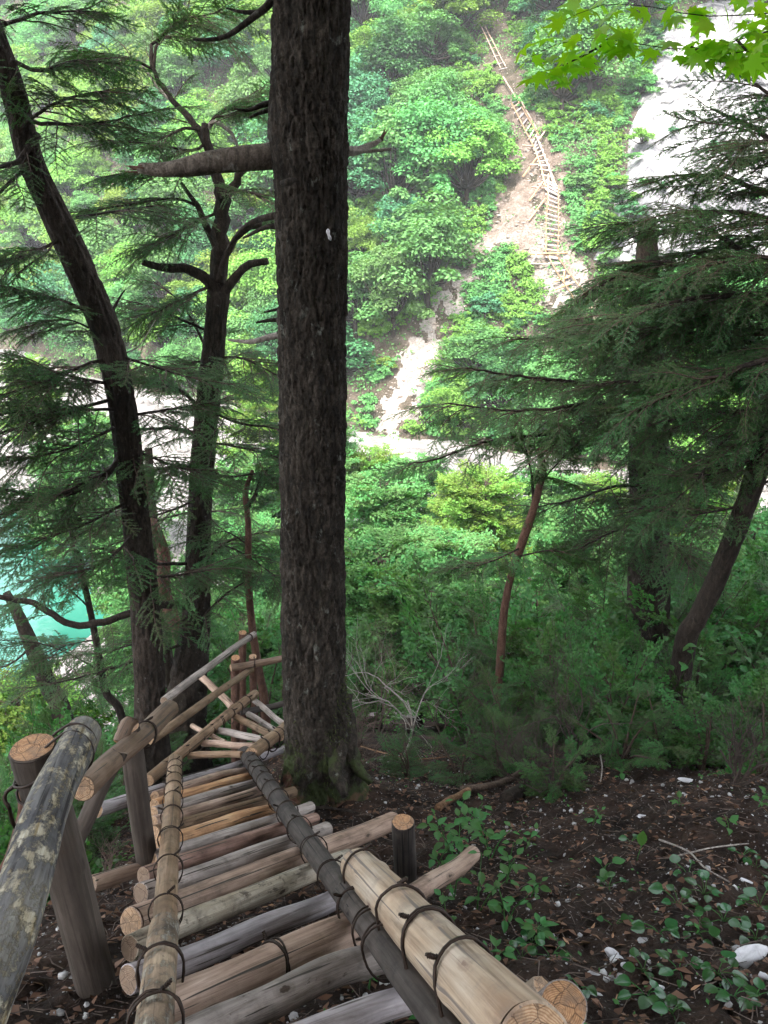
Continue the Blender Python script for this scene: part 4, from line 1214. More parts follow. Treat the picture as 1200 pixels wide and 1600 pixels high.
def trunk_obj(tree, org_, pts, mat, ns=48, step=0.02, amp=0.10, name='trunk', sx=4.0, sz=1.2):
    """pts: (px, py, d, width px)"""
    P = np.array([np.r_[U(px, py, d), w_ / F * d / 2] for px, py, d, w_ in pts])
    g = float(H_near(P[0, 0], P[0, 1])) - 0.2
    if P[0, 2] > g: P = np.vstack([[P[0, 0], P[0, 1], g, P[0, 3] * 1.15], P])                  # the foot reaches the ground
    n = int(np.linalg.norm(np.diff(P[:, :3], axis=0), axis=1).sum() / step)
    Pr = resample(P, n); r = Pr[:, 3]
    th = np.linspace(0, 2 * math.pi, ns, endpoint=False)[None]
    z = Pr[:, 2:3]
    n1 = fbm(np.cos(th) * sx * 1.6, np.sin(th) * sx * 1.6, z * sz * 2.6, 71, 4)
    q = -np.clip(1 - np.abs(2 * n1 - 1) / 0.2, 0, 1) * amp * 1.5 + (n1 - 0.5) * amp * 0.9
    V, Q, T = tube(Pr[:, :3], r, ns, disp=q * r[:, None])
    mb = MB(); mb.add(V - org_, Q, T)
    return obj(name, mb.mesh(name, [mat]), tree)

def stub(tree, org_, P, r, mat, name='dead_branch', ns=10, splinter=False, label=None):
    Pr = resample(P, 22); m = len(Pr)
    rr = np.interp(np.linspace(0, 1, m), np.linspace(0, 1, len(r)), r)
    th = np.linspace(0, 2 * math.pi, ns, endpoint=False)[None]
    dsp = (fbm(np.cos(th) * 2, np.sin(th) * 2, np.linspace(0, 5, m)[:, None], rnd.randrange(99), 3) - 0.5) * 0.5 * rr[:, None]
    if splinter:
        dsp[-4:] *= 2.5
    V, Q, T = tube(Pr, rr, ns, disp=dsp)
    mb = MB(); mb.add(V - org_, Q, T)
    if splinter:
        e_ = Pr[-1]; d = unit(Pr[-1] - Pr[-3]); rg = np.random.default_rng(4)
        for _ in range(9):
            b_ = e_ - d * 0.03 + rg.normal(size=3) * rr[-1] * 0.5
            V, Q, T = tube(resample([b_, b_ + d * rg.uniform(0.02, 0.10) + rg.normal(size=3) * 0.008], 4), [0.010, 0.007, 0.004, 0.001], 5)
            mb.add(V - org_, Q, T, 1)
    o = obj(name, mb.mesh(name, [mat, B_RED if splinter else mat]), tree)
    if label: o['label'] = label
    return o


B_LIMB = bark('weathered_limb_bark', (0.05, 0.042, 0.035), (0.11, 0.095, 0.08), (0.2, 0.175, 0.15), (0.25, 0.24, 0.21), 0.6, 1.2, None, 0.01)
def big_trunk():
    base = Gn(492, 1225)
    Y0 = 4.95
    org_ = np.array([base[0], Y0, base[2]])
    t = thing('conifer_tree', 'big straight conifer trunk with furrowed dark bark, mossy at its foot beside the ladder', 'tree', org_)
    zt = [(-4.85, 497, 0.27), (-4.5, 499, 0.265), (-4.2, 499, 0.255), (-3.9, 497, 0.245), (-3.5, 492, 0.235), (-2.9, 490, 0.222), (-2.2, 489, 0.216), (-1.5, 489, 0.213), (-0.8, 488, 0.208),
          (-0.1, 487, 0.206), (0.35, 485, 0.211), (0.9, 487, 0.205), (1.6, 488, 0.2), (3.0, 489, 0.185), (5.0, 490, 0.15), (8.0, 492, 0.08)]
    P = []
    for z, px, r in zt:
        d = Y0 * cp - z * sp_
        P.append([(px - 600) / F * d, Y0, z, r])
    P = np.array(P); n = 1500
    Pr = resample(P, n); z = Pr[:, 2:3]; r = Pr[:, 3:4]
    ns = 180
    th = np.linspace(0, 2 * math.pi, ns, endpoint=False)[None]
    tw = th + z * 0.28 + (fbm(0 * th, 0 * th, z * 1.5, 81, 2) - 0.5) * 0.5
    cx, sx_ = np.cos(tw), np.sin(tw)
    w1 = fbm(cx * 6.0, sx_ * 6.0, z * 5.0, 82, 3)
    w2 = fbm(cx * 12.0, sx_ * 12.0, z * 15.0, 85, 3)
    w3 = fbm(cx * 20, sx_ * 20, z * 20.0, 88, 2)
    fis = np.clip(1 - np.abs(2 * w1 - 1) / 0.13, 0, 1)
    fis2 = np.clip(1 - np.abs(2 * w2 - 1) / 0.16, 0, 1)
    dsp = -0.015 * fis ** 0.6 - 0.011 * fis2 ** 0.6 + (w1 - 0.5) * 0.024 + (w2 - 0.5) * 0.016 + (w3 - 0.5) * 0.010
    # root flare: buttress lobes towards the ground
    fl = np.clip((-3.6 - z) / 1.1, 0, 1) ** 1.6
    lob = 0.5 + 0.5 * np.cos(3 * th + 0.6)
    dsp = dsp + fl * (lob * 0.30 - 0.02)
    # swelling where the broken limb leaves
    def bump(zc, thc, a_, sz_, st_):
        return a_ * np.exp(-((z - zc) / sz_) ** 2 - (np.angle(np.exp(1j * (th - thc))) / st_) ** 2)
    V, Q, T = tube(Pr[:, :3], Pr[:, 3], ns, disp=dsp + bump(0.25, math.pi, 0.02, 0.25, 0.7))
    mb = MB(); mb.add(V - org_, Q, T)
    obj('trunk', mb.mesh('trunk', [B_MAIN]), t)
    # broken limb on the left
    stub(t, org_, [U(455, 240, 4.62), U(400, 246, 4.5), U(330, 254, 4.45), U(262, 265, 4.42), U(226, 264, 4.42), U(216, 263, 4.42)], [0.078, 0.066, 0.060, 0.054, 0.042, 0.018], B_LIMB, 'broken_limb', 16, True, 'thick broken limb with a splintered end')
    stub(t, org_, [U(530, 238, 4.7), U(560, 234, 4.75), U(590, 222, 4.78), U(598, 213, 4.8)], [0.035, 0.028, 0.018, 0.008], B_DEAD, 'broken_limb', 10, True, 'bleached splintered stub')
    stub(t, org_, [U(540, 236, 4.7), U(575, 236, 4.75), U(612, 233, 4.75)], [0.018, 0.012, 0.006], B_DEAD)
    stub(t, org_, [U(445, 160, 4.6), U(415, 163, 4.5), U(388, 172, 4.45), U(366, 170, 4.4)], [0.024, 0.018, 0.012, 0.004], B_MAIN)
    stub(t, org_, [U(440, 168, 4.6), U(410, 175, 4.55), U(390, 184, 4.5)], [0.018, 0.012, 0.006], B_MAIN)
    stub(t, org_, [U(440, 286, 4.35), U(450, 285, 4.3), U(462, 281, 4.34)], [0.012, 0.02, 0.012], B_MAIN)
    stub(t, org_, [U(450, 333, 4.8), U(425, 338, 4.8), U(398, 345, 4.9), U(372, 365, 5.0), U(355, 390, 5.1)], [0.024, 0.02, 0.016, 0.012, 0.006], B_GREY)
    stub(t, org_, [U(455, 358, 4.8), U(420, 354, 4.8), U(380, 372, 4.9)], [0.02, 0.014, 0.006], B_GREY)
    stub(t, org_, [U(455, 500, 5.0), U(425, 500, 4.95), U(400, 504, 4.9)], [0.018, 0.012, 0.006], B_MAIN)
    stub(t, org_, [U(455, 520, 5.1), U(420, 527, 5.1), U(392, 534, 5.1), U(356, 531, 5.15)], [0.026, 0.02, 0.014, 0.006], B_DEAD)
    stub(t, org_, [U(455, 480, 5.1), U(430, 484, 5.05), U(412, 488, 5.05)], [0.016, 0.01, 0.005], B_MAIN)
    stub(t, org_, [U(460, -60, 4.5), U(425, 0, 4.3), U(395, 28, 4.25), U(350, 58, 4.2), U(302, 62, 4.2)], [0.03, 0.024, 0.02, 0.015, 0.006], B_MAIN)
    stub(t, org_, [U(405, 20, 4.3), U(375, 18, 4.3), U(352, 12, 4.3)], [0.014, 0.01, 0.003], B_MAIN)
    # the pale scar on the trunk
    q = U(514, 366, 4.42)
    V, Q, T = tube(resample([q + np.array([-0.004, -0.03, 0.03]), q + np.array([0, -0.035, 0.0]), q + np.array([0.012, -0.03, -0.03])], 8), [0.003, 0.009, 0.011, 0.008, 0.007, 0.01, 0.008, 0.002], 6)
    mb = MB(); mb.add(V - org_, Q, T); o = obj('bark_scar', mb.mesh('bark_scar', [simple('pale_resin', (0.5, 0.48, 0.5))]), t); o['label'] = 'small pale flake on the bark'
    # roots
    for pts_ in ([U(530, 1090, 6.1), U(545, 1150, 6.0), U(555, 1195, 5.95), U(580, 1222, 5.95)], [U(525, 1150, 5.95), U(528, 1205, 5.8), U(540, 1245, 5.7)], [U(470, 1170, 6.1), U(462, 1215, 6.05), U(466, 1248, 6.0)]):
        V, Q, T = tube(resample(pts_, 16), np.linspace(0.09, 0.03, 16), 12, disp=(fbm(np.arange(16)[:, None] * 0.5, np.arange(12)[None] * 0.9, 0, 5, 3) - 0.5) * 0.06)
        mb = MB(); mb.add(V - org_, Q, T); obj('root', mb.mesh('root', [B_MAIN]), t)
    # high boughs (above the picture)
    for k in range(16):
        az = rnd.uniform(0, 6.28); z0 = rnd.uniform(3.0, 7.5); ln = rnd.uniform(1.6, 2.6)
        p0 = np.array([P[8, 0], Y0, z0]); e_ = p0 + np.array([math.cos(az) * ln, math.sin(az) * ln, -0.3 + rnd.uniform(-.2, .3)])
        limb(t, org_, [p0, (p0 + e_) / 2 + np.array([0, 0, 0.12]), e_], 0.03, 0.008, HB, 12, (1.0, 1.5))
    # moss tufts round the foot
    rg = np.random.default_rng(77); n = 5200
    tt = rg.uniform(0, 6.28, n); zz = -4.75 + 1.5 * rg.random(n) ** 1.4
    keep = fbm(np.cos(tt) * 2, np.sin(tt) * 2, zz * 2.2, 91, 3) + np.clip((-3.3 - zz) * 0.10, -0.2, 0.12) > 0.56
    tt, zz = tt[keep], zz[keep]
    rI = np.interp(zz, P[:, 2], P[:, 3]); xI = np.interp(zz, P[:, 2], P[:, 0])
    fl = np.clip((-3.6 - zz) / 1.1, 0, 1) ** 1.6 * ((0.5 + 0.5 * np.cos(3 * tt + 0.6)) * 0.30 - 0.02)
    # tube frame: A ~ x, B = T x A ~ y
    Pm = np.stack([xI + np.cos(tt) * (rI + fl + 0.002), Y0 + np.sin(tt) * (rI + fl + 0.002), zz], -1)
    out = np.stack([np.cos(tt), np.sin(tt), 0 * tt], -1)
    d = unit(out * 0.7 + rg.normal(size=(len(tt), 3)) * 0.5 + np.array([0, 0, -0.5])); ln = rg.uniform(0.012, 0.04, len(tt))[:, None]
    wv = unit(np.cross(d, rg.normal(size=d.shape))) * 0.003
    V = np.stack([Pm - wv, Pm + d * ln, Pm + wv], 1).reshape(-1, 3) - org_
    o = obj('moss', mesh('moss', V, None, np.arange(len(V)).reshape(-1, 3), [leafmat('moss_green', (0.03, 0.045, 0.012), (0.07, 0.09, 0.025), 0.2, 0.02)], smooth=False), t)
    o['kind'] = 'stuff'
big_trunk()

# ------------------------------------------------------------------ trees on the left
def leaning_tree():
    pts = [(238, 1175, 9.9, 58), (235, 1100, 9.8, 50), (233, 1040, 9.7, 47), (222, 900, 9.3, 44), (206, 760, 8.9, 43), (192, 640, 8.55, 43), (166, 520, 8.2, 45), (140, 455, 8.0, 46), (112, 390, 7.8, 46),
           (78, 318, 7.6, 42), (48, 250, 7.4, 40), (20, 140, 7.1, 38), (-8, 60, 6.9, 36), (-60, -70, 6.6, 34), (-140, -260, 6.2, 30)]
    org_ = U(238, 1165, 9.85)
    t = thing('conifer_tree', 'slender dark trunk leaning left, bent halfway up, beyond the near handrail', 'tree', org_)
    trunk_obj(t, org_, pts, B_GREY, 56, 0.015, 0.09)
    L = lambda P, r0, n, **kw: limb(t, org_, [U(*q) for q in P], r0, r0 * 0.25, HB, n, **kw)
    L([(14, 92, 7.0), (60, 110, 6.9), (120, 95, 6.8), (190, 100, 6.8)], 0.022, 9)
    L([(0, 40, 6.9), (70, 20, 6.7), (150, 18, 6.6)], 0.02, 8)
    L([(45, 190, 7.2), (110, 195, 7.0), (170, 190, 7.0), (230, 175, 7.0)], 0.02, 9)
    L([(60, 210, 7.3), (30, 250, 7.2), (-5, 262, 7.0), (-50, 270, 7.0)], 0.035, 6)
    L([(120, 340, 7.7), (180, 330, 7.5), (250, 320, 7.4)], 0.015, 7)
    L([(50, 250, 7.4), (-30, 330, 7.2), (-80, 360, 7.0)], 0.02, 8)
    L([(-60, -40, 6.6), (60, -60, 6.4), (150, -40, 6.2)], 0.025, 9)
    L([(10, 85, 7.0), (-60, 110, 6.8), (-130, 130, 6.6)], 0.025, 8)
    L([(175, 560, 8.3), (120, 575, 8.0), (60, 600, 7.8), (-10, 620, 7.6)], 0.022, 14, s=(0.9, 1.3))
    L([(185, 620, 8.5), (120, 640, 8.2), (50, 660, 8.0), (-30, 690, 7.9)], 0.022, 14, s=(0.9, 1.3))
    L([(192, 690, 8.7), (170, 740, 8.6), (90, 775, 8.4), (0, 765, 8.2), (-40, 770, 8.2)], 0.04, 16, s=(0.9, 1.3))
    L([(170, 550, 8.3), (230, 570, 8.3), (300, 590, 8.3), (365, 600, 8.4)], 0.016, 12, s=(0.8, 1.1))
    L([(165, 530, 8.3), (110, 500, 8.0), (40, 510, 7.8)], 0.012, 8)
    for q0, q1, q2 in [((186, 600, 8.5), (120, 590, 8.0), (30, 560, 7.6)), ((194, 660, 8.6), (110, 700, 8.2), (20, 720, 7.9)), ((200, 720, 8.8), (120, 760, 8.3), (10, 800, 8.0)),
                       ((205, 780, 8.9), (130, 820, 8.4), (40, 850, 8.2)), ((200, 700, 8.8), (250, 720, 8.8), (310, 740, 8.9)), ((212, 830, 9.0), (160, 880, 8.6), (90, 900, 8.4)),
                       ((190, 640, 8.5), (100, 640, 7.9), (-30, 650, 7.4)), ((160, 500, 8.1), (100, 470, 7.8), (20, 450, 7.5)), ((100, 370, 7.7), (40, 400, 7.4), (-30, 410, 7.1)),
                       ((218, 900, 9.2), (270, 900, 9.1), (330, 890, 9.0)), ((30, 200, 7.2), (90, 160, 6.9), (170, 140, 6.7)), ((196, 650, 8.6), (260, 640, 8.6), (330, 630, 8.7))]:
        L([q0, q1, q2], 0.02, 13, s=(0.8, 1.2))
    stub(t, org_, [U(170, 500, 8.2), U(184, 470, 8.2), U(196, 452, 8.2)], [0.02, 0.014, 0.006], B_GREY)
    stub(t, org_, [U(180, 555, 8.4), U(215, 542, 8.4), U(243, 500, 8.4)], [0.01, 0.008, 0.003], B_DEAD)
    stub(t, org_, [U(10, 80, 7.0), U(-5, 100, 7.0), U(-30, 130, 6.9)], [0.03, 0.02, 0.015], B_GREY)
leaning_tree()

def forked_tree():
    pts = [(288, 1150, 11.8, 74), (290, 1095, 11.6, 66), (298, 1040, 11.4, 56), (306, 960, 11.1, 46), (310, 850, 10.7, 38), (316, 730, 10.3, 38), (328, 600, 9.9, 38), (337, 510, 9.6, 34), (342, 455, 9.45, 36)]
    org_ = U(288, 1145, 11.8)
    t = thing('conifer_tree', 'upright forked tree with curved limbs behind the leaning trunk', 'tree', org_)
    trunk_obj(t, org_, pts, B_GREY, 48, 0.02, 0.1)
    Lm = lambda P, r0, n=0, r1=None, **kw: limb(t, org_, [U(*q) for q in P], r0, r0 * 0.3 if r1 is None else r1, HB, n, tip=n > 0, **kw)
    Lm([(342, 470, 9.5), (343, 400, 9.3), (346, 330, 9.1), (349, 290, 9.0)], 0.115, 0, 0.085)
    Lm([(349, 310, 9.0), (330, 250, 8.9), (318, 205, 8.8), (322, 195, 8.8)], 0.07, 0, 0.045)
    Lm([(350, 310, 9.0), (372, 275, 8.9), (380, 262, 8.9), (395, 250, 8.9)], 0.06, 0, 0.03)
    Lm([(338, 462, 9.45), (322, 435, 9.3), (290, 420, 9.2), (250, 418, 9.1), (222, 410, 9.0)], 0.075, 0, 0.035)
    Lm([(348, 462, 9.45), (372, 428, 9.3), (396, 413, 9.25), (418, 408, 9.2)], 0.06, 0, 0.04)
    Lm([(345, 400, 9.3), (325, 358, 9.2), (308, 322, 9.1), (283, 285, 9.0)], 0.055, 0, 0.02)
    Lm([(342, 440, 9.3), (355, 395, 9.2), (385, 358, 9.1), (428, 348, 9.0)], 0.045, 0, 0.03)
    Lm([(318, 210, 8.8), (335, 190, 8.8), (362, 208, 8.8), (372, 232, 8.8)], 0.03, 0, 0.015, mat=B_DEAD)
    Lm([(346, 300, 9.0), (322, 222, 8.9), (265, 150, 8.9), (240, 110, 8.9), (236, 70, 8.9)], 0.05, 3, 0.02)
    Lm([(286, 172, 8.9), (250, 140, 8.9), (220, 100, 8.9)], 0.03, 0, 0.008, mat=B_DEAD)
    # foliage limbs in flat layers
    Lm([(240, 110, 8.9), (250, 60, 8.9), (300, 40, 8.8), (360, 60, 8.7)], 0.02, 9)
    Lm([(318, 205, 8.8), (290, 200, 8.8), (250, 215, 8.7), (210, 205, 8.6)], 0.02, 9)
    Lm([(322, 222, 8.9), (300, 235, 8.7), (240, 225, 8.5), (180, 220, 8.4)], 0.018, 9)
    Lm([(308, 322, 9.1), (270, 310, 9.0), (200, 320, 8.8), (140, 330, 8.8)], 0.018, 12)
    Lm([(316, 640, 10.0), (280, 610, 9.8), (220, 590, 9.6)], 0.03, 10)
    Lm([(318, 690, 10.2), (290, 672, 10.1), (250, 668, 10.0), (215, 672, 9.9)], 0.04, 6)
    Lm([(312, 725, 10.3), (280, 730, 10.2), (240, 735, 10.1)], 0.05, 6)
    Lm([(325, 640, 10.0), (370, 660, 9.9), (430, 670, 9.7), (480, 690, 9.6)], 0.02, 12)
    Lm([(318, 720, 10.3), (350, 745, 10.1), (400, 740, 10.0), (450, 745, 9.9)], 0.02, 12)
    Lm([(330, 560, 9.8), (290, 570, 9.7), (230, 575, 9.6)], 0.02, 12)
    Lm([(333, 520, 9.7), (285, 500, 9.7), (240, 480, 9.6), (200, 470, 9.6)], 0.02, 12)
    Lm([(330, 560, 9.8), (300, 500, 9.9), (280, 470, 10.0), (240, 440, 10.0)], 0.02, 10)
    for q in [((330, 560, 9.8), (380, 560, 9.6), (440, 590, 9.4)), ((345, 330, 9.1), (300, 350, 9.0), (230, 390, 8.8)), ((350, 300, 9.0), (390, 300, 8.9), (440, 330, 8.8)),
              ((342, 440, 9.4), (300, 460, 9.3), (220, 500, 9.2)), ((330, 250, 8.9), (280, 260, 8.8), (200, 270, 8.6)), ((318, 205, 8.8), (350, 170, 8.8), (400, 150, 8.7)),
              ((240, 110, 8.9), (200, 90, 8.8), (130, 80, 8.6)), ((236, 70, 8.9), (290, 30, 8.8), (350, 20, 8.7)), ((310, 780, 10.4), (260, 800, 10.2), (190, 820, 10.0)),
              ((308, 840, 10.6), (370, 860, 10.5), (430, 900, 10.4)), ((300, 960, 11.0), (230, 1000, 10.7), (150, 1020, 10.4)), ((318, 690, 10.2), (380, 700, 10.0), (450, 720, 9.9))]:
        Lm(list(q), 0.02, 12, s=(0.8, 1.15))
    # low branch sweeping left
    Lm([(300, 945, 11.0), (262, 945, 10.6), (210, 955, 10.2), (160, 972, 10.0), (112, 975, 9.9), (80, 958, 9.8), (45, 940, 9.8), (0, 932, 9.7), (-60, 920, 9.6)], 0.06, 7, 0.03, start=0.6)
    Lm([(306, 880, 10.8), (240, 880, 10.4), (170, 860, 10.2), (90, 850, 10.0)], 0.025, 12)
    Lm([(304, 980, 11.0), (350, 930, 10.8), (400, 900, 10.6)], 0.025, 9)
    Lm([(300, 1000, 11.1), (220, 1030, 10.8), (120, 1060, 10.5), (40, 1075, 10.3)], 0.025, 13)
    Lm([(302, 900, 10.9), (350, 850, 10.8), (420, 830, 10.6)], 0.02, 9)
    V, Q, T = tube(resample([U(300, 1050, 11.3), U(332, 1010, 11.2), U(318, 1000, 11.2)], 8), 0.07, 8)
forked_tree()

def slim(label, pts, mat, name='slender_tree', limbs=(), set_=None, cat='tree'):
    px, py, d, _ = pts[0]
    org_ = U(px, py, d)
    t = thing(name, label, cat, org_)
    trunk_obj(t, org_, pts, mat, 16, 0.03, 0.06, sx=1.5)
    for P, r0, n, kw in limbs:
        limb(t, org_, [U(*q) for q in P], r0, r0 * 0.3, set_ or HB, n, **kw)
    return t
slim('thin reddish stem standing between the forked tree and the big trunk', [(413, 1095, 11.4, 14), (405, 1050, 11.2, 13), (394, 980, 10.9, 12), (388, 900, 10.6, 11), (388, 820, 10.3, 10), (384, 770, 10.2, 9), (395, 735, 10.1, 6)], B_RED,
     limbs=[([(388, 790, 10.2), (400, 770, 10.1), (415, 735, 10.0), (440, 725, 9.9)], 0.03, 4, {}), ([(386, 850, 10.4), (350, 830, 10.3), (320, 840, 10.2)], 0.012, 6, {})])
slim('curved reddish stem right beside the leaning trunk', [(292, 1075, 12.6, 22), (285, 1010, 12.4, 20), (270, 970, 12.3, 22), (256, 920, 12.2, 22), (256, 870, 12.1, 20), (246, 830, 12.0, 16), (234, 800, 12.0, 12), (225, 740, 11.8, 10)], B_RED,
     limbs=[([(240, 815, 12.0), (300, 800, 11.9), (360, 800, 11.8)], 0.02, 9, {}), ([(228, 780, 12.0), (180, 800, 11.9), (120, 800, 11.8)], 0.02, 9, {})])
slim('dark thin stem hidden just behind the leaning trunk', [(262, 1040, 12.6, 20), (256, 990, 12.5, 18), (246, 900, 12.3, 16), (238, 800, 12.0, 14), (232, 700, 11.8, 12)], B_GREY)
slim('very thin dark stem far left, crossing the river view', [(190, 1120, 11.5, 13), (165, 1080, 11.3, 12), (152, 1010, 11.0, 11), (140, 950, 10.8, 10), (125, 880, 10.6, 9), (112, 830, 10.4, 8), (106, 770, 10.3, 6)], B_GREY,
     limbs=[([(150, 1000, 11.0), (100, 1010, 10.8), (50, 1040, 10.6)], 0.012, 8, {}), ([(140, 950, 10.8), (60, 880, 10.5), (10, 870, 10.3)], 0.014, 10, {}), ([(160, 1050, 11.1), (80, 1010, 10.8), (0, 1000, 10.5)], 0.014, 12, {}), ([(145, 980, 10.9), (200, 960, 10.7), (260, 980, 10.6)], 0.012, 9, {}), ([(120, 870, 10.5), (60, 920, 10.4), (0, 960, 10.3)], 0.012, 9, {}), ([(115, 840, 10.4), (160, 820, 10.3), (210, 830, 10.2)], 0.012, 8, {}),
            ([(108, 790, 10.3), (60, 810, 10.2), (-10, 830, 10.0)], 0.012, 10, {})])
slim('pale bent stem low at the left edge above the river', [(98, 1120, 12.5, 30), (75, 1070, 12.4, 28), (50, 1010, 12.2, 24), (28, 960, 12.0, 18), (10, 925, 12.0, 12)], B_GREY,
     limbs=[([(50, 1010, 12.2), (10, 1040, 12.0), (-50, 1050, 12.0)], 0.02, 10, {}), ([(75, 1070, 12.4), (110, 1060, 12.0), (170, 1080, 12.0)], 0.02, 10, {})])

# ------------------------------------------------------------------ trees on the right
def right_tree():
    pts = [(1008, 1130, 11.2, 84), (1010, 1040, 11.0, 72), (1012, 960, 10.7, 66), (1014, 880, 10.4, 63), (1014, 780, 10.1, 60), (1012, 680, 9.8, 58), (1010, 560, 9.4, 54), (1010, 440, 9.0, 50), (1012, 300, 8.6, 46)]
    org_ = U(1008, 1120, 11.2)
    t = thing('conifer_tree', 'dark stout trunk half hidden in drooping foliage on the right', 'tree', org_)
    pts[7:] = [(1011, 440, 9.0, 40), (1012, 340, 8.7, 26)]
    trunk_obj(t, org_, pts, B_GREY, 56, 0.02, 0.1)
    Lm = lambda P, r0, n, **kw: limb(t, org_, [U(*q) for q in P], r0, r0 * 0.25, HB, n, **kw)
    Lm([(1005, 620, 9.6), (920, 600, 9.2), (830, 590, 8.9), (730, 575, 8.6)], 0.03, 16, s=(0.8, 1.2), droop=0.25)
    Lm([(1005, 680, 9.8), (930, 670, 9.3), (840, 680, 9.0), (760, 690, 8.7), (690, 715, 8.6), (640, 725, 8.6)], 0.03, 18, s=(0.7, 1.1), droop=0.25)
    Lm([(1005, 600, 9.6), (940, 560, 9.3), (870, 530, 9.0), (800, 530, 8.8)], 0.03, 15, s=(0.8, 1.2), droop=0.2)
    Lm([(1005, 640, 9.6), (930, 630, 8.9), (850, 640, 8.5), (780, 640, 8.2), (700, 630, 8.0)], 0.03, 18, s=(0.8, 1.2), droop=0.3)
    Lm([(1010, 560, 9.4), (960, 510, 9.0), (900, 500, 8.8)], 0.03, 12, s=(0.8, 1.2), droop=0.2)
    Lm([(1020, 600, 9.6), (1090, 570, 9.2), (1160, 560, 8.8)], 0.03, 12, s=(0.8, 1.2))
    Lm([(1020, 650, 9.6), (1080, 640, 9.2), (1150, 650, 8.8), (1210, 640, 8.8)], 0.03, 12, s=(0.8, 1.2))
    Lm([(1005, 760, 10.0), (960, 760, 9.6), (900, 780, 9.3), (850, 790, 9.2)], 0.025, 12, s=(0.8, 1.1), droop=0.25)
    Lm([(1020, 740, 10.0), (1030, 760, 9.5), (1010, 790, 9.2), (980, 800, 9.0)], 0.02, 10, s=(0.8, 1.1), droop=0.3)
    for q in [((1010, 480, 9.2), (1000, 500, 8.6), (960, 560, 8.0)), ((1010, 520, 9.3), (1040, 530, 8.6), (1060, 580, 8.0)), ((1012, 420, 9.0), (960, 440, 8.5), (900, 500, 8.1)),
              ((1012, 580, 9.5), (1020, 600, 8.8), (1000, 660, 8.2)), ((1012, 700, 9.8), (1040, 700, 9.2), (1090, 740, 8.8)), ((1012, 460, 9.0), (1080, 470, 8.6), (1140, 520, 8.4)),
              ((1012, 820, 10.2), (960, 830, 9.6), (900, 860, 9.3)), ((1012, 840, 10.2), (1050, 850, 9.4), (1080, 890, 9.0)), ((1012, 620, 9.6), (940, 640, 8.8), (860, 700, 8.4))]:
        Lm(list(q), 0.025, 15, s=(0.8, 1.2), droop=0.3)
    Lm([(1015, 800, 10.1), (1040, 790, 9.4), (1010, 820, 9.0)], 0.02, 8, s=(0.8, 1.1), droop=0.3)
right_tree()

def edge_tree():
    org_ = U(1330, 1150, 8.0)
    t = thing('conifer_tree', 'conifer outside the right edge whose dark layered branches hang across the cliff', 'tree', org_)
    trunk_obj(t, org_, [(1330, 1180, 8.0, 90), (1332, 800, 7.0, 84), (1335, 400, 6.2, 78), (1338, 0, 5.6, 70), (1340, -300, 5.2, 60)], B_GREY, 32, 0.05, 0.08)
    Lm = lambda P, r0, n, **kw: limb(t, org_, [U(*q) for q in P], r0, r0 * 0.25, HB, n, **kw)
    for P, n in [([(1330, 480, 6.3), (1180, 470, 6.6), (1090, 430, 6.8), (1010, 410, 7.0), (925, 455, 7.2)], 18),
                 ([(1330, 420, 6.3), (1180, 400, 6.6), (1110, 360, 6.8), (1030, 345, 7.0), (965, 350, 7.1)], 18),
                 ([(1330, 300, 6.1), (1200, 300, 6.5), (1130, 275, 6.7), (1055, 275, 6.9)], 14),
                 ([(1330, 240, 6.0), (1220, 230, 6.3), (1180, 200, 6.5), (1110, 170, 6.7)], 10),
                 ([(1330, 200, 6.0), (1240, 170, 6.2), (1180, 130, 6.3)], 10),
                 ([(1330, 360, 6.2), (1230, 350, 6.0), (1150, 330, 6.0), (1085, 330, 6.0)], 14),
                 ([(1330, 520, 6.4), (1230, 500, 6.6), (1120, 460, 6.6), (1020, 440, 6.6)], 22),
                 ([(1330, 560, 6.5), (1200, 540, 6.8), (1080, 520, 7.0), (960, 520, 7.2)], 22),
                 ([(1330, 600, 6.6), (1210, 590, 6.5), (1110, 580, 6.4)], 16),
                 ([(1330, 300, 6.2), (1270, 260, 6.0), (1200, 220, 5.9), (1150, 240, 5.8)], 14),
                 ([(1330, 440, 6.3), (1270, 420, 6.0), (1190, 400, 5.8), (1120, 410, 5.7)], 16),
                 ([(1330, 380, 6.3), (1200, 370, 6.9), (1120, 390, 7.2), (1050, 400, 7.4), (985, 425, 7.5)], 14),
                 ([(1330, 560, 6.4), (1200, 520, 6.6), (1080, 500, 6.8), (980, 520, 7.0)], 20), ([(1330, 600, 6.6), (1180, 590, 6.9), (1060, 590, 7.2), (940, 600, 7.4)], 22),
                 ([(1330, 640, 6.6), (1200, 640, 6.9), (1090, 650, 7.2), (980, 670, 7.4)], 20), ([(1330, 480, 6.3), (1190, 460, 6.2), (1060, 470, 6.2), (960, 500, 6.3)], 18),
                 ([(1330, 520, 6.4), (1200, 560, 6.0), (1090, 600, 6.0), (1000, 640, 6.2)], 16), ([(1330, 700, 6.9), (1240, 700, 7.2), (1160, 720, 7.4), (1070, 740, 7.6)], 14),
                 ([(1330, 660, 6.7), (1230, 660, 6.8), (1130, 700, 7.0)], 12)]:
        Lm([q for q in P], 0.035, n, s=(0.75, 1.2), droop=0.18, start=0.25)
edge_tree()

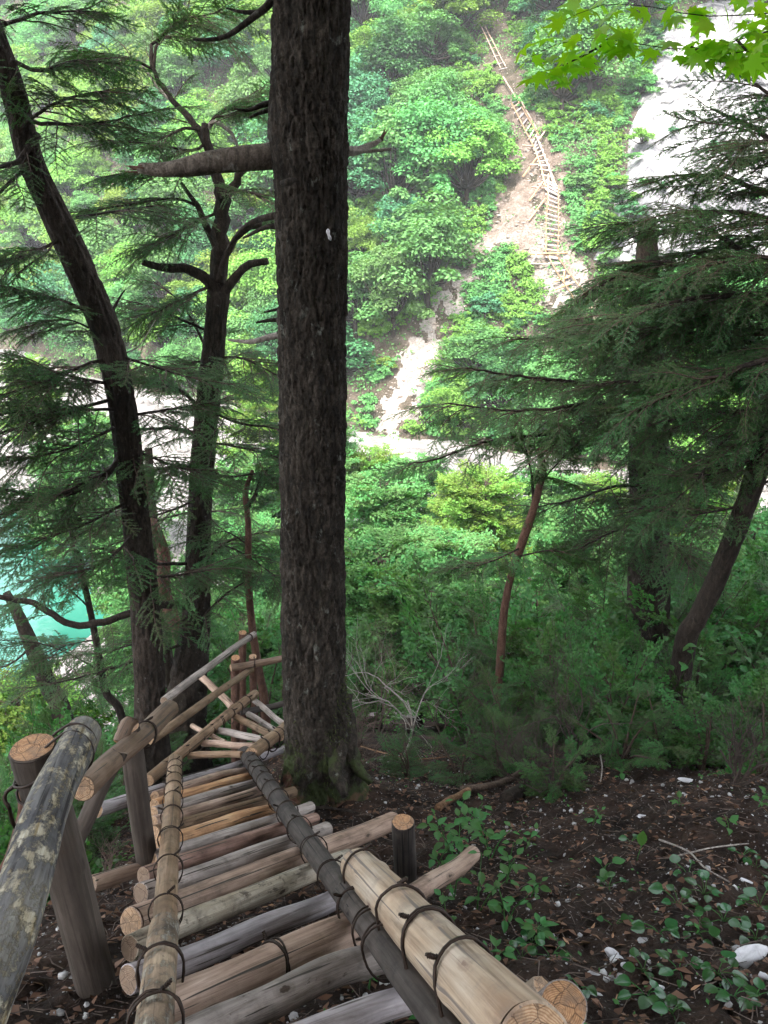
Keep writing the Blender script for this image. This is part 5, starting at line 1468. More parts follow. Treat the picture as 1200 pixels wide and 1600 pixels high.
slim('dark bare trunk leaning right near the right edge', [(1070, 1010, 8.2, 34), (1090, 965, 8.0, 31), (1115, 915, 7.8, 31), (1150, 830, 7.5, 32), (1180, 745, 7.3, 34), (1204, 675, 7.1, 36), (1240, 560, 6.8, 40), (1290, 400, 6.4, 36)], B_GREY,
     'leaning_tree', [([(1200, 680, 7.1), (1170, 665, 6.9), (1120, 700, 6.8), (1090, 750, 6.8), (1030, 800, 6.8)], 0.016, 5, dict(s=(0.6, 0.9), start=0.6)),
            ([(1165, 790, 7.4), (1110, 800, 7.2), (1050, 810, 7.1)], 0.014, 10, dict(s=(0.7, 1.0))),
            ([(1190, 710, 7.2), (1120, 740, 7.0), (1060, 740, 6.9)], 0.012, 8, dict(s=(0.7, 1.0))),
            ([(1180, 760, 7.4), (1240, 740, 7.3), (1290, 760, 7.2)], 0.014, 8, dict(s=(0.7, 1.0)))])
slim('thin forked stem in front of the white riverbed right of centre', [(785, 985, 9.6, 13), (792, 930, 9.4, 12), (800, 895, 9.3, 12), (815, 850, 9.2, 14), (832, 800, 9.0, 13), (843, 760, 8.9, 12), (850, 730, 8.8, 9), (842, 700, 8.7, 6)], B_RED,
     limbs=[([(834, 795, 9.0), (832, 750, 8.9), (824, 710, 8.8), (818, 690, 8.8)], 0.022, 3, {}), ([(845, 755, 8.9), (870, 725, 8.8), (905, 690, 8.7)], 0.012, 5, {}),
            ([(815, 855, 9.2), (760, 880, 9.0), (700, 890, 8.9)], 0.012, 10, dict(s=(0.6, 0.9))), ([(808, 870, 9.2), (860, 860, 9.0), (900, 870, 8.9)], 0.012, 9, dict(s=(0.6, 0.9)))], set_=CB)

# bright broadleaf trees standing on the gorge floor, beyond the edge of the near slope
def valley_tree(px, py, d, h, kind, label, group=None, sc_=1.0):
    top = U(px, py, d)
    zb = max(float(H_bed(top[0], top[1])), float(H_near(top[0], top[1])))
    org_ = np.array([top[0], top[1], zb])
    t = thing('broadleaf_tree', label, 'tree', org_, group)
    Hh = top[2] - zb
    nn = 10
    zz = np.linspace(-0.3, Hh * 0.97, nn)
    P = np.stack([np.sin(zz * 0.6) * 0.12, np.cos(zz * 0.5) * 0.1 - 0.1, zz], -1)
    V, Q, T = tube(P, np.linspace(0.05 + 0.012 * Hh, 0.02, nn), 10); mb = MB(); mb.add(V, Q, T); obj('trunk', mb.mesh('trunk', [B_GREY]), t)
    bs = (LB1, LB2)[kind]
    nb = int(Hh * 4.2 * sc_) + 8
    for k in range(nb):
        f = 0.3 + 0.7 * (k + 0.5) / nb
        z = Hh * f; az = k * 2.4 + rnd.uniform(-.3, .3); ln = (1.05 - f) * h * 0.55 * rnd.uniform(0.6, 1.1) + 0.35
        p0 = np.array([0, 0, z * 0.95]); e_ = p0 + np.array([math.cos(az) * ln, math.sin(az) * ln, 0.25 * ln])
        limb(t, np.zeros(3), [p0, (p0 + e_) / 2 + np.array([0, 0, -0.03]), e_], 0.02, 0.006, bs, 7, (0.8, 1.35), 0.2, spread=60, ns=4, droop=0.05)
    return t
VT = [(600, 735, 21, 4.2, 0, 'bright green tree top right against the big trunk, below the scree foot'),
      (700, 830, 19, 3.2, 0, 'bright leafy tree in front of the white riverbed at the centre'),
      (590, 860, 15, 3.2, 0, 'light green sapling crown just right of the big trunk, low over the slope edge'),
      (760, 740, 24, 4.2, 1, 'yellowish green tree top above the white riverbed, left of the drooping branches'),
      (660, 900, 14, 2.8, 0, 'low light green crown behind the dry pale shrub'),
      (900, 790, 22, 3.4, 0, 'green tree behind the drooping foliage on the right'),
      (1110, 740, 20, 4.0, 1, 'green tree seen in the gap beside the dark stout trunk'),
      (390, 820, 20, 3.4, 0, 'green tree seen between the forked tree and the big trunk'),
      (20, 1080, 15, 3.0, 1, 'yellowish green tree low at the left edge by the river'),
      (230, 930, 20, 3.0, 0, 'small green tree behind the leaning trunk'),
      (40, 560, 40, 5.5, 1, 'yellow green tree by the far gravel at the left edge'),
      (410, 560, 34, 6.0, 1, 'sunlit yellow green tree left of the big trunk at mid height'),
      (380, 960, 16, 2.8, 0, 'leafy sapling crown behind the far handrail posts'),
      (450, 700, 26, 4.5, 0, 'green tree hidden mostly behind the big trunk'),
      (575, 705, 31, 4.4, 1, 'yellow green tree at the scree foot beside the big trunk'), (650, 715, 29, 3.8, 0, 'fresh green tree on the riverbed under the scree foot'),
      (735, 735, 27, 3.4, 1, 'yellow green tree under the tip of the drooping branch'), (860, 735, 27, 3.8, 0, 'green tree on the far bank behind the forked stem'),
      (930, 745, 28, 3.8, 1, 'yellow green tree on the far bank left of the stout trunk'),
      (200, 830, 24, 2.6, 0, 'small green crown at the river bank right of the water')]
VT += [(500, 640, 30, 5.0, 0, 'tree crown just left of the scree foot behind the big trunk'), (150, 640, 30, 5.0, 0, 'green tree on the gravel behind the leaning trunk, at mid height'),
       (90, 690, 30, 4.0, 0, 'green tree on the gravel at the far left, above the river'),
       (370, 720, 25, 4.4, 0, 'green tree on the gravel right of the forked trunk'),
       (940, 830, 16, 3.2, 0, 'leafy crown low between the thin stem and the stout trunk'), (1170, 820, 16, 3.4, 0, 'leafy crown behind the leaning bare trunk at the right'),
      
       (1050, 860, 14, 2.8, 0, 'leafy crown just right of the stout trunk'), (300, 1010, 15, 2.4, 0, 'low leafy crown behind the forked trunk foot')]
for v in VT:
    valley_tree(*v)
#PART3
# words that tell look-alikes apart: the nearest landmark and the side it lies on
LANDMARKS = [((632, 1290), 'the stub post'), ((740, 1340), 'the end of the pinkish log'), ((888, 1573), 'the sawn log end'), ((995, 1310), 'the upright pale leaf'), ((1168, 1495), 'the long white rock'),
             ((968, 1500), 'the touching white stones'), ((1010, 1472), 'the grey flat stone'), ((1085, 1340), 'the thin pale sticks'), ((1165, 1378), 'the pale edge stone'), ((1030, 1545), 'the small pale stone'),
             ((928, 1525), 'the grey stone'), ((940, 1355), 'the large toothed leaf'), ((1010, 800), 'the stout trunk'), ((1120, 900), 'the leaning bare trunk'), ((800, 900), 'the thin forked stem'),
             ((545, 1100), 'the foot of the big trunk'), ((635, 1150), 'the pale dry shrub'), ((800, 1140), 'the bushy cypress sapling'), ((900, 1180), 'the dark fallen log'), ((235, 1090), 'the leaning trunk foot'),
             ((290, 1070), 'the forked tree foot'), ((52, 1170), 'the thick post'), ((200, 1160), 'the second post'), ((380, 1000), 'the far handrail posts'), ((125, 1000), 'the very thin stem'), ((50, 1020), 'the pale bent stem'),
             ((1070, 1060), 'the tall leafy saplings'), ((715, 1245), 'the rotten tan branch piece')]
_used = set()
def where(stem_, p, only=None):
    x, y, _ = proj(p)
    for (lx, ly), nm in sorted(LANDMARKS, key=lambda l: (l[0][0] - x) ** 2 + (l[0][1] - y) ** 2)[:9]:
        dx, dy = x - lx, y - ly
        side = ('right of' if dx > 0 else 'left of') if abs(dx) > abs(dy) else ('below' if dy > 0 else 'above')
        for far_ in ('just ', 'well '):
            if (far_ == 'just ') != (dx * dx + dy * dy < 95 ** 2): continue
            lab = stem_ + ' ' + far_ + side + ' ' + nm
            if lab not in _used:
                _used.add(lab); return lab
    return stem_ + ' among many like it'

# ------------------------------------------------------------------ canopy over the path (outside the picture, it shades the near slope)
CANOPY = [crown_mesh('crown', 400 + k, 2.3, 1.5, 40, 70, 0.30, L_NEED) for k in range(3)]
def shade_tree(x, y, crowns, label):
    z = float(H_near(x, y))
    t = thing('conifer_tree', label, 'tree', (x, y, z))
    hh = max(c[2] for c in crowns) - z + 1.0
    P = np.array([[0, 0, -0.3], [0.1, 0.05, hh * 0.5], [0, 0, hh]])
    V, Q, T = tube(resample(P, 30), np.linspace(0.2, 0.06, 30), 14); mb = MB(); mb.add(V, Q, T); obj('trunk', mb.mesh('trunk', [B_GREY]), t)
    for cx, cy, cz, s in crowns:
        c = np.array([cx - x, cy - y, cz - z])
        V, Q, T = tube(resample([np.array([0, 0, c[2] - 0.3]), c * np.array([.5, .5, 1]) + np.array([0, 0, 0.1]), c + np.array([0, 0, .3])], 10), np.linspace(0.06, 0.02, 10), 7)
        mb = MB(); mb.add(V, Q, T); obj('branch', mb.mesh('branch', [B_GREY]), t)
        obj('crown', rnd.choice(CANOPY), t, c, (0, 0, rnd.uniform(0, 6.28)), (s, s, s * 0.8))
shade_tree(-3.4, -3.0, [(-3.6, -3, 5.0, 1.2), (-1.2, -2.2, 4.4, 1.1), (-2.6, -0.2, 3.8, 1.1), (-5.2, -1.2, 4.2, 1.2), (-1.0, 0.6, 5.6, 1.0)], 'conifer behind the viewer on the left, shading the top of the ladder')
shade_tree(2.4, -3.2, [(2.2, -3, 5.2, 1.2), (1.0, -1.0, 4.4, 1.1), (4.6, -2.6, 4.8, 1.1), (2.0, 1.0, 5.0, 1.0)], 'conifer behind the viewer on the right')
shade_tree(6.6, 1.6, [(6.4, 1.8, 4.8, 1.3), (6.6, 4.6, 4.6, 1.2), (5.6, 3.0, 4.4, 1.0), (4.4, 5.4, 5.0, 1.1), (8.4, 3.2, 4.4, 1.3), (3.4, 5.2, 5.6, 1.1), (2.3, 3.7, 5.8, 0.9), (8.0, 6.2, 4.6, 1.3)], 'conifer outside the right edge of the picture')
shade_tree(-6.2, 2.0, [(-6.0, 2.2, 4.6, 1.3), (-4.2, 3.6, 4.2, 1.1), (-6.4, 5.0, 4.4, 1.2), (-3.6, 1.6, 5.2, 1.0), (-8.2, 3.8, 4.2, 1.3)], 'conifer outside the left edge of the picture')
shade_tree(9.0, 8.0, [(8.4, 8.2, 5.2, 1.4), (6.0, 7.6, 5.0, 1.2), (7.2, 10.2, 5.2, 1.3), (4.2, 8.0, 5.4, 1.1)], 'second conifer further down outside the right edge')
shade_tree(-9.2, 8.0, [(-8.6, 8.2, 4.8, 1.4), (-6.6, 7.4, 4.8, 1.1), (-4.8, 6.2, 5.0, 1.1)], 'second conifer further down outside the left edge')
shade_tree(0.6, -6.6, [(0.4, -6.4, 6.4, 1.5), (-2.6, -5.8, 6.2, 1.3), (3.2, -6.2, 6.4, 1.4), (5.6, -5.0, 6.2, 1.4), (-5.4, -5.0, 6.0, 1.4)], 'tall conifer up the slope behind the viewer')

# ------------------------------------------------------------------ understory
def shrub(base, h, n_st, set_, nb, label, group=None, lean=0.25, name='shrub', s=(0.55, 1.0), mat=B_TWIG, cat='shrub', spread=60, droop=0.12, r=0.014):
    t = thing(name, label, cat, base, group)
    for k in range(n_st):
        az = rnd.uniform(0, 6.28); ln = lean * h * rnd.uniform(0.4, 1.2)
        hh = h * rnd.uniform(0.7, 1.05)
        P = [np.array([0, 0, -0.1]), np.array([math.cos(az) * ln * 0.4, math.sin(az) * ln * 0.4, hh * 0.5]), np.array([math.cos(az) * ln, math.sin(az) * ln, hh])]
        limb(t, np.zeros(3), P, r + 0.006 * h, 0.004, set_, nb, s, 0.12, mat, 'stem', spread=spread + 20, ns=5, droop=droop)
    return t

def back_shrubs():
    rows = [  # y, x range, count, height, set
        (13.5, 2.2, 8.0, 6, (3.0, 4.2)), (11.2, 1.4, 7.4, 8, (2.2, 3.2)), (9.4, 0.9, 6.6, 9, (1.5, 2.4)), (8.1, 1.1, 5.4, 8, (1.0, 1.7)), (7.0, 1.5, 5.2, 7, (0.6, 1.1))]
    i = 0
    for y, x0, x1, n, (h0, h1) in rows:
        for k in range(n):
            x = x0 + (x1 - x0) * (k + rnd.uniform(0.2, 0.8)) / n; yy = y + rnd.uniform(-0.7, 0.7)
            st = CB if rnd.random() < 0.45 else LBU
            lab = where('feathery cypress shrub' if st is CB else 'broad leaved shrub', np.array([x, yy, float(H_near(x, yy)) + h0 * 0.5]))
            shrub(np.array([x, yy, float(H_near(x, yy))]), rnd.uniform(h0, h1), 4, st, 9 if h0 > 1 else 7, lab, 'cypress shrubs in the thicket' if st is CB else 'broad leaved shrubs in the thicket',
                  s=(0.7, 1.3) if h0 > 1 else (0.45, 0.8), lean=0.35)
            i += 1
    for y, x0, x1, n, (h0, h1) in [(13.0, -7.5, -0.3, 7, (2.2, 3.2)), (10.6, -6.6, -0.5, 7, (1.4, 2.2)), (8.6, -5.6, -2.6, 5, (0.9, 1.6)), (6.6, -4.6, -2.6, 4, (0.7, 1.2)), (4.6, -3.6, -2.2, 4, (0.5, 0.9)), (3.0, -3.0, -1.9, 3, (0.35, 0.6))]:
        for k in range(n):
            x = x0 + (x1 - x0) * (k + rnd.uniform(0.2, 0.8)) / n; yy = y + rnd.uniform(-0.6, 0.6)
            st = CB if rnd.random() < 0.4 else LBU
            lab = where('feathery dark shrub' if st is CB else 'broad leaved green shrub', np.array([x, yy, float(H_near(x, yy)) + h0 * 0.5]))
            shrub(np.array([x, yy, float(H_near(x, yy))]), rnd.uniform(h0, h1), 4, st, 8, lab, 'feathery shrubs on the left slope' if st is CB else 'leafy shrubs on the left slope', s=(0.6, 1.1) if h0 > 1 else (0.4, 0.75), lean=0.35)
back_shrubs()
shrub(Gn(800, 1178), 0.85, 7, CB, 10, 'bushy bright cypress sapling at the edge of the dark soil, right of the dry shrub', s=(0.45, 0.75), lean=0.6)
shrub(Gn(930, 1130), 0.7, 6, CB, 8, 'low bluish green cypress sapling in the shade right of the brighter one', s=(0.4, 0.7), lean=0.6)
shrub(Gn(540, 1165), 0.5, 5, HB, 6, 'small conifer sprig growing against the foot of the big trunk', s=(0.25, 0.4), lean=0.7)

def dry_shrub(base, h, label, mat, seed, n=5, lean=(0, 0), r=0.010, pale_stem=False, depth=4):
    rg = np.random.default_rng(seed); mb = MB()
    def grow(p, d, L, r_, k):
        P = [p]; m = 5
        for _ in range(m):
            d = unit(d + rg.normal(size=3) * 0.16 + np.array([0, 0, 0.02])); P.append(P[-1] + d * L / m)
        V, Q, T = tube(np.array(P), np.linspace(r_, r_ * 0.6, m + 1), 5 if k < 2 else 3, cap=False); mb.add(V, Q)
        if k >= depth: return
        for _ in range(rg.integers(2, 5)):
            q = P[rg.integers(2, m + 1)]
            grow(q, unit(d + rg.normal(size=3) * 0.42 + np.array([0, 0, 0.15])), L * rg.uniform(0.6, 0.9), r_ * 0.55, k + 1)
    for _ in range(n):
        grow(np.array([0, 0, -0.03]) + rg.normal(size=3) * 0.02, unit(np.array([lean[0], lean[1], 1.0]) + rg.normal(size=3) * 0.22 * (n > 1)), h * 0.42, r, 0)
    t = thing('dry_shrub', label, 'shrub', base)
    obj('twigs', mb.mesh('twigs', [mat]), t)['kind'] = 'stuff'
    return t
dry_shrub(Gn(632, 1192), 1.9, 'leafless shrub with a pale whitish stem just right of the big trunk', simple('pale_bark', (0.30, 0.28, 0.24), 0.8), 5, n=1, lean=(0.15, 0.1), r=0.016, depth=4)
dry_shrub(Gn(690, 1160), 1.7, 'tangle of dry brown twigs behind the pale stemmed shrub', TWIG, 6, n=6)
dry_shrub(Gn(590, 1150), 1.6, 'grey dry twigs beside the mossy foot of the big trunk', TWIG, 8, n=6)
dry_shrub(Gn(750, 1180), 1.2, 'low dark twigs left of the bright cypress sapling', TWIG_D, 9, n=5)
dry_shrub(Gn(900, 1190), 1.2, 'dark dead twigs on the shaded soil right of the cypress sapling', TWIG_D, 10, n=5)
dry_shrub(Gn(1060, 1160), 1.3, 'fine dark twigs under the leafy saplings on the right', TWIG_D, 11, n=5)
for q_, h_, st_, lb_ in [((720, 1222), .35, HB, 'low dark conifer seedling left of the fallen logs'), ((862, 1242), .4, CB, 'low feathery sprig in front of the dark fallen log'), ((970, 1190), .55, CB, 'low dark cypress seedling right of the fallen log'),
                         ((1100, 1205), .5, LBU, 'leafy shrub spilling onto the dark soil below the saplings'), ((1190, 1215), .6, LBU, 'leafy shrub at the right edge above the open soil'), ((640, 1215), .3, HB, 'tiny conifer sprig in the litter below the pale dry shrub'),
                         ((1030, 1185), .6, CB, 'dark feathery shrub under the tall saplings'), ((780, 1205), .5, CB, 'feathery sprig at the lower left of the bushy cypress sapling')]:
    shrub(Gn(*q_), h_, 5, st_, 6, lb_, None, s=(0.3, 0.5), lean=0.7)
dry_shrub(Gn(830, 1240), 0.7, 'jumble of dark dead twigs over the fallen logs', TWIG_D, 31, n=8)
dry_shrub(Gn(1150, 1230), 0.6, 'dark dead twigs at the right edge of the open soil', TWIG_D, 32, n=6)
dry_shrub(Gn(560, 1200), 0.8, 'thin brown twigs springing from the roots of the big trunk', TWIG, 33, n=7)
dry_shrub(Gn(165, 1400), 0.35, 'dry twigs on the ground between the left handrail posts', TWIG, 12, n=4, r=0.005)

# ------------------------------------------------------------------ single leaves
def leaf_mesh(name, mat, ratio=0.5, tip=1.0, fold=0.25, curl=0.25, serr=0.0, rows=8, seed=0):
    rg = np.random.default_rng(seed); V = []
    for i in range(rows + 1):
        t = i / rows
        w_ = ratio * 0.5 * (math.sin(math.pi * min(t ** 0.75, 1)) ** (0.75 if tip < 0.6 else 1.0)) * (1 + serr * (i % 2))
        z = -curl * t * t * 0.5
        for j, s in enumerate((-1, -0.5, 0, 0.5, 1)):
            V.append([t, s * w_, z + abs(s) * w_ * fold + (rg.uniform(-.01, .01) if abs(s) == 1 else 0)])
    Q = []
    for i in range(rows):
        for j in range(4):
            a_ = i * 5 + j; Q.append([a_, a_ + 5, a_ + 6, a_ + 1])
    n0 = len(V)
    mb = MB(); mb.add(V, Q)
    return mb.mesh(name, [mat])
LF_OV = [leaf_mesh('leaf', L_UNDER, 0.52, 1, 0.3, 0.3, 0.10, seed=k) for k in range(3)]
LF_RND = [leaf_mesh('leaf', L_SHINY, 0.85, 0.5, 0.12 + 0.1 * k, 0.15 + 0.15 * k, 0.06, seed=k) for k in range(3)]

def plant(base, kind, n, size, h, label, group, name='ground_plant'):
    t = thing(name, label, 'plant', base, group)
    mb = MB(); lv = LF_OV if kind == 'ov' else LF_RND
    if kind == 'ov':
        nst = max(1, n // 7)
        i = 0
        for s_ in range(nst):
            az = rnd.uniform(0, 6.28); ln = h * rnd.uniform(0.2, 0.6); hh = h * rnd.uniform(0.7, 1.1)
            P = resample([np.array([0, 0, -0.02]), np.array([math.cos(az) * ln * 0.4, math.sin(az) * ln * 0.4, hh * 0.6]), np.array([math.cos(az) * ln, math.sin(az) * ln, hh])], 9)
            V, Q, T = tube(P, np.linspace(0.0035, 0.0015, 9) * (1 + h), 5); mb.add(V, Q, T)
            m = n // nst
            for k in range(m):
                q = P[min(8, 3 + int(6 * k / m))]; a2 = k * 2.4 + az
                d = np.array([math.cos(a2), math.sin(a2), rnd.uniform(-0.15, 0.35)])
                pet = size * 0.35
                e_ = q + unit(d) * pet
                V, Q, T = tube(np.array([q, e_]), 0.0012, 3); mb.add(V, Q, T)
                obj('leaf', rnd.choice(lv), t, e_, euler_from_dir(d, rnd.uniform(-0.4, 0.4)), size * rnd.uniform(0.6, 1.15))
                i += 1
    else:
        for k in range(n):
            a2 = k * 2.4 + rnd.uniform(-.4, .4); ln = h * rnd.uniform(0.4, 1.3)
            q = np.array([math.cos(a2) * ln, math.sin(a2) * ln, h * rnd.uniform(0.35, 0.9)])
            V, Q, T = tube(resample([np.zeros(3), q * np.array([.4, .4, .8]), q], 5), 0.0018, 4); mb.add(V, Q, T)
            a3 = a2 + rnd.uniform(-0.8, 0.8)
            obj('leaf', rnd.choice(lv), t, q, euler_from_dir((math.cos(a3), math.sin(a3), rnd.uniform(-0.35, 0.25)), rnd.uniform(-0.4, 0.4)), size * rnd.uniform(0.65, 1.15))
    obj('stem', mb.mesh('stem', [L_UNDER]), t)
    return t

G1 = ('soft green leafy seedling on the soil right of the stub post', 'seedlings right of the stub post')
for px, py, n, sz, h in [(715, 1355, 18, .06, .3), (760, 1320, 18, .065, .3), (700, 1330, 14, .05, .22), (735, 1300, 14, .05, .26), (765, 1345, 14, .05, .25), (790, 1385, 14, .05, .22), (710, 1400, 14, .045, .2), (745, 1430, 14, .05, .25), (790, 1450, 14, .045, .2),
                         (830, 1400, 8, .045, .15), (700, 1470, 10, .04, .15), (750, 1500, 12, .045, .16), (840, 1460, 12, .05, .15), (820, 1330, 8, .04, .15), (680, 1360, 8, .045, .2)]:
    plant(Gn(px, py), 'ov', n, sz * 1.25, h * 1.15, where('soft green leafy seedling', Gn(px, py)), G1[1])
G2 = ('tall leafy sapling with broad soft leaves in the shade at the right', 'broad leaved saplings at the right')
for px, py, n, sz, h in [(1040, 1150, 28, .13, 1.3), (1085, 1170, 28, .12, 1.0), (1130, 1150, 28, .13, 1.6), (1180, 1165, 28, .13, 1.2), (1100, 1100, 28, .13, 1.2), (1010, 1010, 28, .15, 1.4), (1230, 1130, 28, .12, .9), (1160, 1090, 21, .13, 1.3)]:
    plant(Gn(px, py), 'ov', n, sz, h, where('tall sapling with broad soft leaves', Gn(px, py)), G2[1], name='sapling')
for k, (px, py, n, sz, h, lab) in enumerate([(970, 1215, 7, .07, .10, 'small pale green seedling alone on the dark soil, highest of the scattered ones'),
      (925, 1290, 9, .05, .12, 'feathery cut leaved seedling on the dark soil left of the upright pale leaf'), (1062, 1262, 7, .05, .06, 'small rosette of rounded leaves on the open soil at the right'),
      (1185, 1260, 10, .045, .12, 'small leafy plant at the right edge above the pebbles'), (1140, 1305, 5, .06, .10, 'bright green three leaved seedling near the right edge'),
      (940, 1365, 4, .085, .10, 'seedling with one large bright toothed leaf'), (575, 1545, 9, .04, .16, 'bright green sprig poking up between the lower rungs'),
      (235, 1345, 7, .035, .14, 'green sprig against the left side rail'), (205, 1300, 12, .035, .15, 'small leafy sprig left of the ladder behind the second post'),
      (180, 1330, 12, .035, .12, 'small leafy sprig between the two left posts'), (690, 1590, 5, .07, .12, 'green leaf clump beside the dark rail at the bottom edge'),
      (240, 1212, 9, .05, .14, 'green sprig under the start of the second ladder'), (620, 1150, 12, .05, .25, 'bluish leaved seedling at the foot of the pale dry shrub'),
      (700, 1130, 12, .05, .3, 'bluish leaved seedling right of the pale dry shrub')]):
    plant(Gn(px, py), 'ov', n, sz, h, lab, None)
# two upright pale leaves on stalks
def upright(px, py, size, label):
    b_ = Gn(px, py)
    t = thing('seedling', label, 'plant', b_)
    V, Q, T = tube(resample([np.zeros(3), np.array([0.005, 0, .05]), np.array([0.012, 0, .10])], 6), 0.002, 5); mb = MB(); mb.add(V, Q, T); obj('stem', mb.mesh('stem', [L_UNDER]), t)
    from mathutils import Quaternion
    obj('leaf', LF_OV[0], t, (0.012, 0, .10), euler_from_dir((0.05, 0.25, 1)) @ Quaternion((1, 0, 0), math.pi), size)
upright(995, 1345, .095, 'single oval pale leaf held upright on the dark soil')
G3 = ('glossy round leaved plant lying on the litter at the lower right', 'glossy plants on the lower right soil')
rs = random.Random(3)
for px, py, n, sz, h in [(950, 1390, 5, .055, .05), (985, 1320, 4, .06, .05), (1075, 1370, 6, .055, .05), (1100, 1400, 7, .06, .06), (1060, 1420, 7, .06, .06), (1130, 1440, 7, .055, .06), (1030, 1460, 6, .055, .05),
                         (1090, 1460, 6, .05, .05), (1180, 1360, 5, .05, .05), (1185, 1420, 7, .06, .06), (1180, 1470, 6, .05, .05), (830, 1475, 7, .055, .05), (860, 1500, 6, .05, .05), (815, 1500, 6, .05, .04),
                         (1010, 1560, 6, .055, .05), (1060, 1520, 5, .055, .05), (1120, 1525, 6, .055, .05), (1145, 1560, 5, .05, .05), (1005, 1520, 5, .045, .04), (1180, 1560, 5, .05, .04), (905, 1545, 3, .05, .03),
                         (1050, 1585, 5, .05, .04), (1000, 1400, 4, .045, .04), (1160, 1340, 4, .045, .04), (960, 1450, 4, .045, .04)]:
    plant(Gn(px, py), 'rn', n, sz, h, where('glossy round leaved plant', Gn(px, py)), G3[1])

# maple twig hanging in at the upper right
def maple():
    ang = [0, 22, 45, 65, 90, 110, 135, 160, 180]
    rad = [1.0, 0.42, 0.88, 0.38, 0.62, 0.3, 0.35, 0.2, 0.15]
    V = [[0, 0, 0]]
    full = list(zip(ang, rad)) + [(-a_, r_) for a_, r_ in list(zip(ang, rad))[::-1][1:-1]]
    ms = []
    for k in range(3):
        rg = np.random.default_rng(k); V = [[0.0, 0, 0.0]]
        for a_, r_ in full:
            x, y = r_ * math.cos(R(a_)), r_ * math.sin(R(a_))
            V.append([x, y, -0.18 * r_ * r_ + rg.uniform(-.03, .03)])
        n = len(full); T = [[0, 1 + i, 1 + (i + 1) % n] for i in range(n)]
        ms.append(mesh('leaf', V, None, T, [L_MAPLE], smooth=False))
    d0 = 3.0
    org_ = np.array([4.6, 2.2, float(H_near(4.6, 2.2))])
    t = thing('maple_tree', 'maple whose bright green lobed leaves hang in at the upper right corner', 'tree', org_)
    V, Q, T = tube(resample([org_ + np.array([0, 0, -.2]), np.array([4.4, 2.4, -1]), np.array([4.0, 2.6, .4]), np.array([3.2, 2.8, 0.9])], 30), np.linspace(.12, .04, 30), 12)
    mb = MB(); mb.add(V - org_, Q, T); obj('trunk', mb.mesh('trunk', [B_GREY]), t)
    st = np.array([3.4, 2.75, 0.85])
    lines = [[(1215, 45, 3.0), (1120, 72, 3.0), (1040, 76, 3.0), (985, 66, 3.0), (900, 60, 3.0), (830, 88, 3.0)],
             [(1215, 20, 3.2), (1100, 25, 3.2), (1000, 8, 3.2), (930, 10, 3.2), (865, 42, 3.2)],
             [(1215, -20, 3.3), (1100, -25, 3.3), (980, -30, 3.3), (900, -10, 3.3)],
             [(1150, 60, 3.0), (1180, 90, 3.0), (1230, 100, 3.0)],
             [(960, 60, 3.05), (915, 85, 3.05), (875, 105, 3.0), (838, 128, 3.0)],
             [(1080, 74, 3.0), (1120, 85, 2.9), (1165, 80, 2.85)]]
    for ln, nl_ in zip(lines, (90, 85, 40, 25, 32, 26)):
        P = [U(*q) for q in ln]
        if ln[0][0] > 1200: P = [st, U(1290, ln[0][1], ln[0][2] + .1)] + P
        Pr = resample(P, 30)
        V, Q, T = tube(Pr, np.linspace(.006, .0012, 30), 6); mb = MB(); mb.add(V - org_, Q, T); br = obj('branch', mb.mesh('branch', [B_MAIN]), t)
        lo = 7 if ln[0][0] > 1200 else 2
        for k in range(nl_):
            q = Pr[min(29, lo + int((30 - lo) * k / nl_))]
            q2 = q + np.array([rnd.uniform(-.07, .07), rnd.uniform(-.12, .12), rnd.uniform(-.035, .03)])
            a_ = rnd.uniform(0, 6.28)
            obj('leaf', rnd.choice(ms), br, q2 - org_, euler_from_dir((math.cos(a_), math.sin(a_), rnd.uniform(-.7, .0)), rnd.gauss(0, 0.6)), rnd.uniform(.055, .088))
maple()

